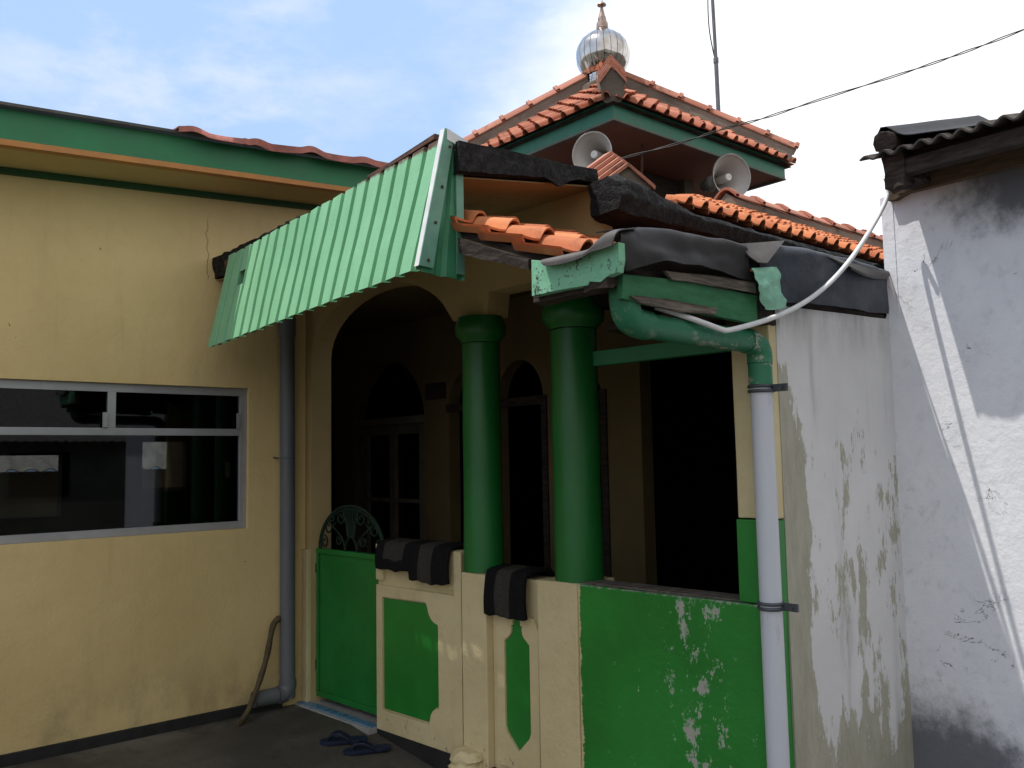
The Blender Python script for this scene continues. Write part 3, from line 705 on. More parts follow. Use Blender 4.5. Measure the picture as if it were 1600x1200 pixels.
# pedestals and the narrow panel bay
mb = MB(); mb.box((1.556, -.058, -.0), (1.735, .20, .93), W); p1 = mb.build('pedestal', 'cream', mosque, bevel=.006)
mb = MB(); mb.box((2.085, -.058, -.0), (2.325, .22, .937), W); p2 = mb.build('pedestal', 'cream', mosque, bevel=.006, subdiv=2, jitter=(.003, 14))
mb = MB(); mb.lathe([(.02, .0), (.085, .005), (.10, .03), (.082, .055), (.092, .075), (.080, .105), (.07, .11), (.02, .112)], W(1.61, -.075, -.035), (0, 0, 1), 20, True)
mb.build('broken_foot', 'cream', p1, smooth=50, subdiv=1, jitter=(.010, 26))
mb = MB(); mb.box((1.737, -.012, .0), (2.083, .12, .925), W); bay = mb.build('low_wall', 'cream', mosque)
cu = 1.915
ogp = [(cu-.022, .735), (cu-.028, .70)] + qarc(cu-.09, .685, .055, 20, -60, 4) + [(cu-.085, .62), (cu-.085, .215), (cu-.075, .19), (cu-.004, .118), (cu+.004, .118), (cu+.075, .19), (cu+.085, .215), (cu+.085, .62)] + qarc(cu+.09, .685, .055, 240, 160, 4) + [(cu+.028, .70), (cu+.022, .735)]
prelief('wall_frame', [(1.775, .03), (2.055, .03), (2.06, .69), (2.03, .745), (1.80, .745), (1.775, .71)], -.030, -.0125, 'cream', bay, .003, [ogp])
prelief('green_panel', [(cu+(u-cu)*.97, .43+(z-.43)*.985) for u, z in ogp], -.019, -.0126, 'green_panel', bay, .001)
# green painted low wall on the right
mb = MB(); mb.box((2.327, -.05, -.26), (3.295, .12, .935), W)
mb.build('green_low_wall', 'green_peel', mosque, bevel=.006, subdiv=3, jitter=(.003, 7))
mb = MB(); mb.box((2.327, -.02, .937), (3.13, .10, .943), W); mb.build('sill', 'wood_grey', mosque)
mb = MB(); mb.box((.792, -.03, -.30), (2.325, .10, -.003), W); mb.build('plinth', 'dark_paint', mosque, bevel=.006)
# corner post at the right end
mb = MB(); mb.box((3.135, -.03, 1.255), (3.297, .12, 2.10), W); mb.build('corner_post', 'cream', mosque, bevel=.006, subdiv=3, jitter=(.004, 10))
mb = MB(); mb.box((3.130, -.036, .94), (3.299, .12, 1.252), W); mb.build('corner_post_foot', 'green_panel', mosque, bevel=.004)
# columns
def column(uc, vc, r0, r1, ztop):
    prof = [(r0*1.0, .0)] + [(lerp(r0, r1, k/8)*(1+.012*math.sin(k*1.7)), .0+ (ztop-.93)*k/8) for k in range(1, 9)]
    h = ztop-.93
    cap = [(r1*1.02, h+.004), (r1*1.12, h+.022), (r1*1.30, h+.040), (r1*1.36, h+.052), (r1*1.36, h+.100), (r1*1.28, h+.118), (r1*1.22, h+.140)]
    b = MB(); b.lathe(prof, W(uc, vc, .93), (0, 0, 1), 36, True); c = b.build('column', 'green_gloss', mosque, smooth=50, jitter=(.003, 9))
    b = MB(); b.lathe(cap, W(uc, vc, .93), (0, 0, 1), 28, True); b.build('capital', 'green_gloss', c, smooth=30)
column(1.612, .05, .103, .098, 2.10); column(2.245, .06, .113, .110, 2.10)
# beam over the columns
mb = MB(); mb.box((2.49, .0, 2.06), (3.295, .12, 2.10), W); mb.build('lintel_beam', 'wood_dark', mosque)
mb = MB(); mb.box((2.29, .07, 1.922), (3.12, .115, 1.99), W); mb.build('tie_beam', 'fascia', mosque, bevel=.003)
# threshold
mb = MB(); mb.box((.004, -.085, -.2), (.788, .30, .006), W); th = mb.build('threshold', 'tile_white', mosque, bevel=.003)
mb = MB(); mb.box((.006, -.06, .0061), (.786, -.012, .0125), W); mb.build('blue_tile', 'tile_blue', th)
# --- white side wall
mb = MB(); mb.prism([(XR, 2.915, -.4), (XR, YR+.03, -.4), (XR, YR+.03, 2.10), (XR, 2.915, 2.07)], (-.12, 0, 0)); mb.build('side_wall', 'white_wall', mosque, subdiv=4, jitter=(.004, 5))

# --- lower veranda roof
SL = .40
def lz(x): return 2.425 - SL*(x+2.70)           # deck height
mb = MB(); mb.hexa([(-2.72, 2.03, lz(-2.72)-.035), (-1.87, 2.03, lz(-1.87)-.035), (-1.87, 3.83, lz(-1.87)-.035), (-2.72, 3.83, lz(-2.72)-.035), (-2.72, 2.03, lz(-2.72)-.01), (-1.87, 2.03, lz(-1.87)-.01), (-1.87, 3.83, lz(-1.87)-.01), (-2.72, 3.83, lz(-2.72)-.01)])
mb.build('roof_deck', 'wood_dark', mosque)
mb = MB(); s_ = Vector((-1, 0, SL)).normalized()
tile_field(mb, Vector((-2.09, 1.985, lz(-2.09)+.004)), (0, 1, 0), s_, .17, .212, 11, 4)
mb.build('veranda_tile_roof', 'tile', mosque, smooth=50)
mb = MB(); mb.hexa([(-2.62, 1.985, lz(-2.62)-.10), (-2.22, 1.985, lz(-2.22)-.075), (-2.22, 2.015, lz(-2.22)-.075), (-2.62, 2.015, lz(-2.62)-.10), (-2.62, 1.985, lz(-2.62)-.035), (-2.22, 1.985, lz(-2.22)-.035), (-2.22, 2.015, lz(-2.22)-.035), (-2.62, 2.015, lz(-2.62)-.035)])
mb.build('rake_board', 'wood_dark', mosque, subdiv=2, jitter=(.006, 14))
YC = 1.955
pts = [(830, 406), (855, 408), (900, 398), (966, 378), (967, 405), (964, 425), (950, 431), (938, 441), (921, 440), (918, 446), (880, 452), (831, 463)]
mb = MB(); mb.prism([onY(x, y, YC) for x, y in pts], (0, .03, 0)); mb.build('corner_board', 'board_green', mosque, bevel=.002)
mb = MB(); mb.box((-2.20, 1.987, 2.035), (-1.83, 2.06, 2.13)); mb.box((-1.93, 1.96, 2.030), (-1.818, 1.9868, 2.085)); mb.build('rotten_backing', 'wood_dark', mosque, subdiv=2, jitter=(.008, 18))
XB = -1.805
pts = [(974, 428), (1000, 431), (1060, 437), (1110, 447), (1182, 462), (1184, 507), (1120, 494), (1060, 484), (1000, 473), (972, 466)]
mb = MB(); mb.prism([onX(x, y, XB) for x, y in pts], (-.025, 0, 0)); mb.build('side_board', 'board_side', mosque, bevel=.002)
for pts, dx in (([(985, 462), (1040, 467), (1100, 478), (1120, 482), (1119, 492), (1060, 486), (1000, 474)], .012), ([(1040, 424), (1110, 430), (1180, 442), (1182, 458), (1110, 446), (1050, 436)], .014)):
    mb = MB(); mb.prism([onX(x, y, XB+dx) for x, y in pts], (-.010, 0, 0)); mb.build('split_plank', 'wood_grey', mosque, subdiv=2, jitter=(.004, 22))
mb = MB(); mb.box((-1.95, 2.75, 1.99), (-1.83, 2.90, 2.10)); mb.box((-1.90, 2.06, 2.04), (-1.835, 2.75, 2.10)); mb.box((-1.865, 2.05, 2.02), (-1.832, 2.904, 2.18)); mb.box((-1.865, 2.905, 1.99), (-1.845, 3.815, 2.115)); mb.build('eave_rafter', 'wood_dark', mosque, subdiv=2, jitter=(.008, 12))

# --- main tile roof behind the gutter
EX, EZ, EY = -2.60, 2.705, 3.12; RXX, RZ = -3.5, 3.19
ss = Vector((RXX-EX, 0, RZ-EZ)); SLEN = ss.length
mb = MB(); nrow = 8; ll = SLEN/nrow
tile_field(mb, Vector((EX, EY, EZ)), (0, 1, 0), ss, .126, ll, 50, nrow, clip=lambda s: (max(0, s/SLEN)*1.35+.05, 6.2))
mb.build('main_tile_roof', 'tile', mosque, smooth=50)
mb = MB(); mb.poly([(EX+.03, EY, EZ-.035), (EX+.03, 9.3, EZ-.035), (RXX, 9.3, RZ-.02), (RXX, EY+1.4, RZ-.02)]); mb.poly([(RXX, EY+1.4, RZ-.02), (RXX, 9.3, RZ-.02), (-6.9, 9.3, 3.0), (-6.9, EY+1.4, 3.0)]); mb.poly([(EX+.03, EY, EZ-.035), (RXX, EY+1.4, RZ-.02), (-6.9, EY+1.4, 3.0), (-6.9, EY-.2, 2.72)])
mb.build('roof_underlay', 'wood_dark', mosque)
ridge('main_ridge', (RXX, 5.0, RZ-.01), (RXX, 9.2, RZ+.02), mosque, .17, .15, .33)
hip_end('roof_hip_end', (-2.715, 3.08, 2.69), (-.93, .45, .26), .35, mosque, .23, .20)

# --- tower lantern
TX0, TY0, TS2 = -4.5, 4.96, 2.45
TX1, TY1 = TX0-TS2, TY0+TS2; TCX, TCY = (TX0+TX1)/2, (TY0+TY1)/2
mb = MB()
wx0, wx1, wy0, wy1 = TCX-.6, TCX+.6, TCY-.6, TCY+.6
def wallbox(a, b): mb.box(a, b)
for x0, x1, y0, y1 in ((wx1-.1, wx1, wy0, wy1), (wx0, wx0+.1, wy0, wy1), (wx0+.1, wx1-.1, wy0, wy0+.1), (wx0+.1, wx1-.1, wy1-.1, wy1)):
    mb.box((x0, y0, 2.7), (x1, y1, 3.72))
for x0, y0 in ((wx1-.14, wy0), (wx1-.14, wy1-.14), (wx0, wy0), (wx0, wy1-.14)): mb.box((x0, y0, 3.721), (x0+.14, y0+.14, 4.18))
tw = mb.build('tower_wall', 'dark_wall', mosque)
mb = MB(); mb.box((wx0+.03, wy0+.03, 3.7205), (wx1-.06, wy1-.03, 4.17)); mb.build('louvre', 'wood_dark', tw)
zf0, zf1 = 4.16, 4.29
mb = MB(); mb.prism([(TX1, TY0, zf0+.015), (TX0, TY0, zf0+.015), (TX0, TY1, zf0+.015), (TX1, TY1, zf0+.015)], (0, 0, zf1-zf0+.038), [[(TX1+.03, TY0+.03, zf0+.015), (TX0-.03, TY0+.03, zf0+.015), (TX0-.03, TY1-.03, zf0+.015), (TX1+.03, TY1-.03, zf0+.015)]])
mb.build('tower_fascia', 'tower_fascia', mosque)
mb = MB(); mb.prism([(TX1-.006, TY0-.006, zf0), (TX0+.006, TY0-.006, zf0), (TX0+.006, TY1+.006, zf0), (TX1-.006, TY1+.006, zf0)], (0, 0, .0148), [[(TX1+.03, TY0+.03, zf0), (TX0-.03, TY0+.03, zf0), (TX0-.03, TY1-.03, zf0), (TX1+.03, TY1-.03, zf0)]])
mb.build('fascia_edge', 'concrete', mosque)
mb = MB(); mb.box((TX1+.031, TY0+.031, zf0+.02), (TX0-.031, TY1-.031, zf0+.04)); mb.build('tower_soffit', 'brown_soffit', mosque)
AP = Vector((TCX, TCY, 5.21)); OV = .05
def corner(sx, sy): return Vector((TCX + sx*(TS2/2+OV), TCY + sy*(TS2/2+OV), 4.31))
hs = math.sqrt((TS2/2+OV)**2 + (AP.z-4.31)**2); Wd = TS2+2*OV
mb = MB(); nr_ = 10; lt = hs/nr_
for c0, u_ in ((corner(1, -1), Vector((0, 1, 0))), (corner(-1, -1), Vector((1, 0, 0))), (corner(1, 1), Vector((-1, 0, 0))), (corner(-1, 1), Vector((0, -1, 0)))):
    mid = c0 + u_*(Wd/2); tile_field(mb, c0, u_, AP-mid, .16, lt, 16, nr_, clip=lambda s: (Wd/2*max(0, s)/hs, Wd-Wd/2*max(0, s)/hs), lip=False)
mb.build('tower_tile_roof', 'tile_tower', mosque, smooth=50)
mb = MB()
for a_, b_ in (((1, -1), (1, 1)), ((1, 1), (-1, 1)), ((-1, 1), (-1, -1)), ((-1, -1), (1, -1))):
    p, q = corner(*a_), corner(*b_); dn = Vector((0, 0, .022)); mb.poly([p-dn, q-dn, AP-dn])
mb.poly([corner(1, -1)-Vector((0, 0, .023)), corner(1, 1)-Vector((0, 0, .023)), corner(-1, 1)-Vector((0, 0, .023)), corner(-1, -1)-Vector((0, 0, .023))])
mb.build('roof_underlay', 'wood_dark', mosque)
for sx, sy in ((1, 1), (-1, -1), (-1, 1)):
    c0 = corner(sx, sy); ridge('tower_hip', c0 + (AP-c0)*.015 + Vector((0, 0, .02)), AP + Vector((0, 0, .03)) + (c0-AP).normalized()*.14, mosque, .16, .18, .30)
c0 = corner(1, -1); dd_ = (AP-c0).normalized()
hip_end('tower_hip_end', c0 + dd_*.05 + Vector((0, 0, -.02)), dd_, 1.2, mosque, .19, .27)
mb = MB(); mb.lathe([(.24, 4.98), (.235, 5.17), (.20, 5.20)], (TCX, TCY, 0), (0, 0, 1), 20); mb.build('dome_base', 'mortar', mosque, jitter=(.01, 10), subdiv=1)
# dome: mirror gores with dark seams
NG = 24
prof = [(.175, 5.30), (.205, 5.335), (.240, 5.39), (.263, 5.45), (.270, 5.51), (.266, 5.565), (.248, 5.62), (.215, 5.672), (.170, 5.712), (.125, 5.742), (.085, 5.772), (.060, 5.80)]
mb = MB(); sm = MB()
for g in range(NG):
    a0, a1 = 2*math.pi*(g+.035)/NG, 2*math.pi*(g+.965)/NG
    for (r0, z0), (r1, z1) in zip(prof, prof[1:]):
        def P(r_, a, z): return (TCX+r_*math.cos(a), TCY+r_*math.sin(a), z)
        am = (a0+a1)/2; k = 1.004
        mb.poly([P(r0, a0, z0), P(r0*k, am, z0), P(r1*k, am, z1), P(r1, a0, z1)]); mb.poly([P(r0*k, am, z0), P(r0, a1, z0), P(r1, a1, z1), P(r1*k, am, z1)])
dome = mb.build('dome', 'chrome', mosque, subdiv=1, jitter=(.0042, 13), smooth=40)
sm.lathe([(r_*.985, z) for r_, z in prof], (TCX, TCY, 0), (0, 0, 1), 48); sm.build('dome_seam', 'seam', dome)
mb = MB()
for k in range(20):
    for j in range(3):
        a0, a1 = 2*math.pi*(k+.06)/20, 2*math.pi*(k+.94)/20; z0, z1 = 5.195+j*.036, 5.195+j*.036+.031; r_ = .165+.006*(2-j)
        mb.poly([(TCX+r_*math.cos(a0), TCY+r_*math.sin(a0), z0), (TCX+r_*math.cos(a1), TCY+r_*math.sin(a1), z0), (TCX+r_*math.cos(a1), TCY+r_*math.sin(a1), z1), (TCX+r_*math.cos(a0), TCY+r_*math.sin(a0), z1)])
mb.build('dome_collar', 'chrome', dome)
mb = MB(); mb.lathe([(.16, 5.19), (.16, 5.305)], (TCX, TCY, 0), (0, 0, 1), 24, True); mb.build('collar_core', 'concrete', dome)
mb = MB(); mb.lathe([(.062, 5.795), (.056, 5.86), (.046, 5.865), (.040, 5.92), (.033, 5.925), (.012, 6.03), (.010, 6.04), (.046, 6.048), (.040, 6.062), (.012, 6.085), (.006, 6.10), (.005, 6.30), (.002, 6.34)], (TCX, TCY, 0), (0, 0, 1), 18); mb.build('finial', 'spike', dome, smooth=40)

# ------------------------------------------------------------------ awning
aw = thing('metal_awning', (-3.8, 1.9, 2.17), 'pale green ribbed metal awning hanging over the veranda arch', 'awning')
NRW = 26
def ribbed(x0, x1, top, bot, per=.112, dep=.030):
    xs_ = []; x = x0
    i = 0
    while x < x1-1e-6:
        wv = per*(1+.10*noise.noise((i*1.3, 0, 4))); ix = [(0, 0), (.68*wv, 0), (.72*wv, -1), (.90*wv, -1), (.98*wv, 0)]
        for a_, d_ in ix:
            if x+a_ <= x1: xs_.append((x+a_, d_))
        x += wv; i += 1
    if xs_[-1][0] < x1-.01: xs_.append((x1, xs_[-1][1]))
    gr = []
    for k in range(NRW+1):
        t = k/NRW; row = []
        for xx, d_ in xs_:
            f = (xx-x0)/(x1-x0); a_, b_ = top(f), bot(f)
            p = a_.lerp(b_, t); wob = .007*noise.noise((xx*3.5, t*1.6, 1)) + .002*noise.noise((xx*14, t*5, 1))
            jag = .010*noise.noise((xx*31, 7, 2)) if k == 0 else (.006*noise.noise((xx*27, 3, 2)) if k == NRW else 0)
            row.append((p.x + (xx - (x0+(x1-x0)*f)), p.y + (-d_*-1)*0 + d_*dep*-1*-1*0 + (dep if d_ < 0 else 0) + wob, p.z + jag))
        gr.append(row)
    b = MB(); b.sheet(gr, .0025); return b
AX0, AX1 = -4.80, -2.672
topf = lambda f: Vector((lerp(-4.80, AX1, f), 1.965, lerp(2.700, 2.772, f)))
botf = lambda f: Vector((lerp(-4.72, AX1-.03, f), lerp(1.825, 1.84, f), lerp(2.150, 2.228, f)))
mb = ribbed(AX0, AX1, topf, botf)
hc = [onY(x, y, 1.94) for x, y in ((384, 428), (382, 441), (380, 453))]; keep = []
for fc in mb.f:                           # rusted-through hole near the left end
    c = sum((mb.v[i] for i in fc), Vector())/len(fc)
    keep.append(not any(abs(c.x-h.x) < .024 and abs(c.z-h.z) < .028 for h in hc))
mb.f = [q for q, k in zip(mb.f, keep) if k]; mb.mi = [q for q, k in zip(mb.mi, keep) if k]
mb.build('front_sheet', 'green_sheet', aw)
# bent end piece on the left, turned towards the wall
topl = lambda f: Vector((lerp(-4.925, -4.795, f), lerp(2.02, 1.978, f), lerp(2.700, 2.702, f)))
botl = lambda f: Vector((lerp(-4.875, -4.715, f), lerp(1.875, 1.84, f), lerp(2.172, 2.155, f)))
mb2 = MB(); gr = []
for k in range(7):
    t = k/6; gr.append([tuple(topl(f).lerp(botl(f), t) + Vector((0, d_, 0))) for f, d_ in ((0, 0), (.2, 0), (.25, .012), (.42, .012), (.47, 0), (.72, 0), (.77, .012), (.94, .012), (1, 0))])
mb2.sheet(gr, .0025); mb2.build('end_sheet', 'green_sheet', aw)
# right flank
mb = MB(); gr = []
for k in range(7):
    t = k/6; row = []
    for f, d_ in ((0, 0), (.28, 0), (.36, -.014), (.48, -.014), (.56, 0), (.80, 0), (.86, -.014), (.94, -.014), (1, 0)):
        a_ = Vector((-2.676, lerp(1.965, 2.045, f), 2.765)); b_ = Vector((-2.676, lerp(1.845, 2.055, f), lerp(2.215, 2.205, f)))
        p = a_.lerp(b_, t); row.append((p.x+d_, p.y, p.z))
    gr.append(row)
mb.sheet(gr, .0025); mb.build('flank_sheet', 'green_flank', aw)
# white corner flashing (front leg white, side leg teal) and its cap
a_, b_ = Vector((-2.70, 1.958, 2.80)), Vector((-2.73, 1.828, 2.235))
mb = MB(); mb.hexa([b_+Vector((.034, 0, 0)), b_+Vector((.062, 0, 0)), b_+Vector((.062, .006, 0)), b_+Vector((.034, .006, 0)), a_+Vector((.004, 0, 0)), a_+Vector((.032, 0, 0)), a_+Vector((.032, .006, 0)), a_+Vector((.004, .006, 0))])
mb.build('corner_flashing', 'trim_white', aw)
mb = MB(); mb.hexa([b_+Vector((.063, 0, 0)), b_+Vector((.068, 0, 0)), b_+Vector((.068, .065, -.004)), b_+Vector((.063, .065, -.004)), a_+Vector((.033, 0, 0)), a_+Vector((.038, 0, 0)), a_+Vector((.038, .045, -.012)), a_+Vector((.033, .045, -.012))])
mb.build('corner_flashing', 'teal_trim', aw)
mb = MB(); mb.box((-2.672, 2.01, 2.225), (-2.664, 2.045, 2.74)); mb.build('edge_strip', 'teal_trim', aw)
mb = MB(); mb.hexa([(-2.668, 1.965, 2.755), (-2.660, 1.965, 2.755), (-2.650, 2.06, 2.725), (-2.656, 2.06, 2.725), (-2.668, 1.965, 2.80), (-2.660, 1.965, 2.80), (-2.650, 2.06, 2.765), (-2.656, 2.06, 2.765)])
mb.build('cap_strip', 'trim_white', aw)
mb = MB(); mb.hexa([(-3.30, 1.99, 2.768), (-2.78, 1.99, 2.80), (-2.78, 2.03, 2.80), (-3.30, 2.03, 2.768), (-3.30, 1.99, 2.782), (-2.78, 1.99, 2.822), (-2.78, 2.03, 2.822), (-3.30, 2.03, 2.782)])
mb.build('rusty_rail', 'rust', aw, subdiv=2, jitter=(.004, 20))
mb = MB(); mb.hexa([(-4.95, 2.0, 2.66), (-2.72, 2.0, 2.74), (-2.72, 2.02, 2.74), (-4.95, 2.02, 2.66), (-4.95, 2.0, 2.70), (-2.72, 2.0, 2.785), (-2.72, 2.02, 2.785), (-4.95, 2.02, 2.70)])
mb.build('fixing_batten', 'rust', aw, subdiv=4, jitter=(.010, 16))

for p in (a_.lerp(b_, .12), a_.lerp(b_, .42), a_.lerp(b_, .68), a_.lerp(b_, .95)):
    mb = MB(); q = p + Vector((.069-.030*(1-(a_.z-p.z)/.565), .035, -.004)); mb.lathe([(.0065, 0), (.0065, .003), (.003, .005)], q, (1, 0, 0), 8, True); mb.build('screw', 'rust', aw)

# ------------------------------------------------------------------ gate
gate = thing('metal_gate', tuple(W(.07, .05, .02)), 'green sheet metal gate with scrolled arch on top, between wall and cream low wall', 'gate')
gz0, gz1 = .04, .955
mb = MB(); mb.box((.075, .045, gz0), (.785, .052, gz1-.03), W); mb.build('panel', 'gate_green', gate)
mb = MB(); mb.box((.068, .030, gz1-.03), (.786, .065, gz1), W); mb.box((.068, .033, gz0), (.786, .0445, gz0+.035), W); mb.box((.068, .033, gz0+.036), (.090, .0445, gz1-.031), W); mb.box((.764, .033, gz0+.036), (.786, .0445, gz1-.031), W)
mb.build('frame', 'gate_green', gate, bevel=.003)
orn = MB(); gc = .43
def gt(pts, r_=.0055): orn.tube([W(u, .048, z) for u, z in pts], r_, 6)
gt([(gc-.345*math.cos(math.pi*k/24), gz1+.275*math.sin(math.pi*k/24)) for k in range(25)], .009)
gt([(gc-.33*math.cos(math.pi*k/24), gz1+.255*math.sin(math.pi*k/24)) for k in range(25)], .006)
def scroll(cx_, cz_, r_, a0, turns, flip=1):
    return [(cx_ + flip*(r_*(1-.75*k/22))*math.cos(a0+turns*2*math.pi*k/22), cz_ + (r_*(1-.75*k/22))*math.sin(a0+turns*2*math.pi*k/22)) for k in range(23)]
for s in (1, -1):
    gt([(gc+s*.06, gz1), (gc+s*.075, gz1+.05), (gc+s*.10, gz1+.085), (gc+s*.19, gz1+.14), (gc+s*.245, gz1+.175)])
    gt(scroll(gc+s*.245, gz1+.135, .045, R(60), 1.3, s)); gt(scroll(gc+s*.20, gz1+.185, .04, R(200), 1.2, s)); gt(scroll(gc+s*.11, gz1+.20, .045, R(120), 1.25, s))
    gt(scroll(gc+s*.29, gz1+.045, .04, R(90), 1.2, s)); gt(scroll(gc+s*.13, gz1+.065, .035, R(150), 1.2, s))
    gt([(gc+s*.02, gz1+.085), (gc+s*.045, gz1+.16), (gc+s*.09, gz1+.245)])
for k in range(-3, 4): gt([(gc+k*.012, gz1+.085), (gc+k*.022, gz1+.262)], .004)
gt([(gc-.06*math.cos(math.pi*k/12), gz1+.085*math.sin(math.pi*k/12)) for k in range(13)])
orn.build('scroll_ornament', 'gate_dark', gate)
for z in (.80, .2): mb = MB(); mb.tube([W(.063, .04, z), W(.063, .04, z+.06)], .009, 8); mb.build('hinge', 'gate_dark', gate)

# ------------------------------------------------------------------ drain pipe on the annex
dp = thing('grey_drainpipe', (-5.07, 2.475, .05), 'grey plastic drainpipe in the corner beside the gate', 'pipe')
mb = MB(); mb.tube([(-5.07, 2.475, .06), (-5.07, 2.47, 1.2), (-5.07, 2.462, 2.52)], .047, 20); mb.build('pipe', 'grey_pvc', dp, smooth=60)
mb = MB(); mb.tube(curve([(-5.07, 2.475, .17), (-5.07, 2.475, .13), (-5.07, 2.45, .092), (-5.07, 2.41, .088)], 5), .053, 20); mb.build('elbow', 'grey_pvc', dp, smooth=60)
mb = MB(); mb.tube([(-5.07, 2.405, .088), (-5.07, 2.255, .088)], .048, 20, False); mb.tube([(-5.07, 2.2551, .088), (-5.07, 2.405, .088)], .043, 20, False); mb.build('outlet', 'grey_pvc', dp, smooth=60)
mb = MB(); mb.tube([(-5.07, 2.4625, 2.30), (-5.07, 2.462, 2.42)], .054, 20); mb.build('socket', 'grey_pvc', dp, smooth=60)
mb = MB(); mb.tube([(-5.126, 2.40, 1.535), (-5.09, 2.415, 1.53)], .005, 8); mb.tube([(-5.07+.049*math.cos(a), 2.468+.049*math.sin(a), 1.53) for a in [R(180+k*18) for k in range(21)]], .002, 6); mb.build('clip', 'clamp', dp)
hose = MB(); hose.tube(curve([(-5.085, 2.445, .525), (-5.075, 2.415, .545), (-5.07, 2.375, .50), (-5.06, 2.335, .34), (-5.03, 2.27, .19), (-4.975, 2.18, .06), (-4.945, 2.125, .018), (-4.935, 2.10, .016)], 8), .017, 10, rfun=lambda i: .019*(1-.003*i) + .0015*math.sin(i*.9))
tag(hose.build('garden_hose', 'hose', None, smooth=60), 'brown hose hanging from the grey drainpipe down to the ground', 'hose')

# ------------------------------------------------------------------ mats over the low wall
def drape(name, label, u0, u1, ztop, vfront, vback, front, back, bands, cat='mat'):
    r_ = .03; path = [(vback+.012, ztop-back)]
    path += [(vback+.012, ztop-.01)] + [(vback-.015 + .0, ztop+.012)]
    n = 5
    for k in range(n): path.append((lerp(vback-.03, vfront+.02, k/(n-1)), ztop+.017+.003*math.sin(k)))
    path += [(vfront-.012, ztop+.006), (vfront-.022, ztop-.02)]
    for k in range(1, 7): path.append((vfront-.023-.010*math.sin(k/6*2.6), ztop-.02-(front-.02)*k/6))
    b = MB(); nu = 28; rows = []
    for v, z in path:
        rows.append([W(lerp(u0, u1, j/nu), v + .010*noise.noise((j*.22, z*5, u0*7)), z + .004*noise.noise((j*.3, v*9, u0*3)) - (.012*noise.noise((j*.16, 3, u0*5)) if z < ztop-.06 else 0)) for j in range(nu+1)])
    th = .016; b.sheet(rows, th)
    o = b.build(name, ['mat_black', 'mat_grey'], None, smooth=60)
    for p in o.data.polygons:
        c = p.center; u = (c-FO).dot(EU); f = (u-u0)/(u1-u0); z = c.z
        for f0, f1, za, zb in bands:
            if f0 <= f <= f1 and za <= z <= zb: p.material_index = 1
    tag(o, label, cat, 'dark mats hung over the low wall'); return o
drape('cloth_mat', 'black mat with a boxed grey square, over the low wall beside the gate', .842, 1.195, 1.03, -.034, .12, .135, .25, [(.22, .72, .955, 1.2)])
drape('cloth_mat', 'black and grey striped mat hanging lower, overlapping the mat beside the gate', 1.155, 1.475, 1.034, -.046, .124, .175, .25, [(.25, .62, -1, 2)])
drape('cloth_mat', 'black and grey striped mat hanging between the two green columns', 1.742, 2.020, .945, -.040, .13, .20, .25, [(.28, .64, -1, 2)])

# ------------------------------------------------------------------ slippers
def slipper(px, py, rot, label):
    p = onX(0, 0, -1); v = ray(px, py); t = None
    q = CAM.copy()
    for _ in range(30):                  # meet the sloping ground
        tt = (gz(q.x) - H)/v.z; q = CAM + v*tt
    root = thing('flip_flop', (q.x, q.y, gz(q.x)), label, 'slipper', 'pair of blue slippers on the ground')
    root.rotation_euler = (0, 0, 0)
    c, s = math.cos(rot), math.sin(rot)
    def T(x, y, z): return Vector((q.x + c*x - s*y, q.y + s*x + c*y, gz(q.x)+z))
    out = [(-.125, .0), (-.118, .030), (-.07, .038), (0, .036), (.06, .046), (.10, .044), (.128, .022), (.132, -.005), (.12, -.034), (.07, -.046), (0, -.036), (-.07, -.036), (-.115, -.030)]
    b = MB(); lo = [T(x, y, .001) for x, y in out]; b.prism(lo, (0, 0, .020)); b.build('sole', 'sandal', root, bevel=.004)
    b = MB()
    for sgn in (1, -1):
        b.tube(curve([T(.085, .004, .020), T(.07, .012*sgn, .042), T(.03, .034*sgn, .052), T(-.02, .040*sgn, .024), T(-.025, .039*sgn, .015)], 5), .008, 8)
    b.build('strap', 'sandal_strap', root, smooth=60)
slipper(538, 1160, R(-118), 'blue flip-flop farther from the low wall, left one of the pair')
slipper(575, 1174, R(-112), 'blue flip-flop nearer the low wall, right one of the pair')

# ------------------------------------------------------------------ white downpipe with green gutter run
ru = thing('rain_pipe', tuple(W(3.25, -.06, -.2)), 'white rain pipe with flaking green horizontal run at the veranda corner', 'pipe')
PX = -1.856
pipe_bot = W(3.236, -.062, -.3); vt = Vector((PX, 2.822, 1.86))
pb = Vector((PX+.012, 2.815, -.3))
mb = MB(); mb.tube([pb, pb.lerp(vt, .5), pb.lerp(vt, .955)], .0405, 28); mb.build('pipe', 'pvc_white', ru, smooth=60)
g0 = pb.lerp(vt, .952)
mb = MB(); mb.tube([g0, vt+Vector((0, 0, -.02))], .0445, 28); mb.build('pipe_socket', 'pvc_green', ru, smooth=60)
e0 = vt+Vector((0, 0, -.0205))
mb = MB(); mb.tube(curve([e0, (PX, 2.822, 1.875), (PX, 2.805, 1.905), (PX, 2.765, 1.92), (PX, 2.735, 1.921)], 6), .047, 28); mb.build('elbow', 'pvc_green', ru, smooth=60)
mb = MB(); mb.tube([(PX, 2.735, 1.921), (PX, 2.4, 1.925), (PX, 2.16, 1.93)], .0425, 28); mb.build('gutter_run', 'pvc_green', ru, smooth=60)
mb = MB(); mb.tube(curve([(PX, 2.18, 1.93), (PX, 2.14, 1.932), (PX, 2.09, 1.95), (PX, 2.072, 2.0), (PX, 2.072, 2.045)], 6), .049, 28); mb.build('elbow', 'pvc_green', ru, smooth=60)
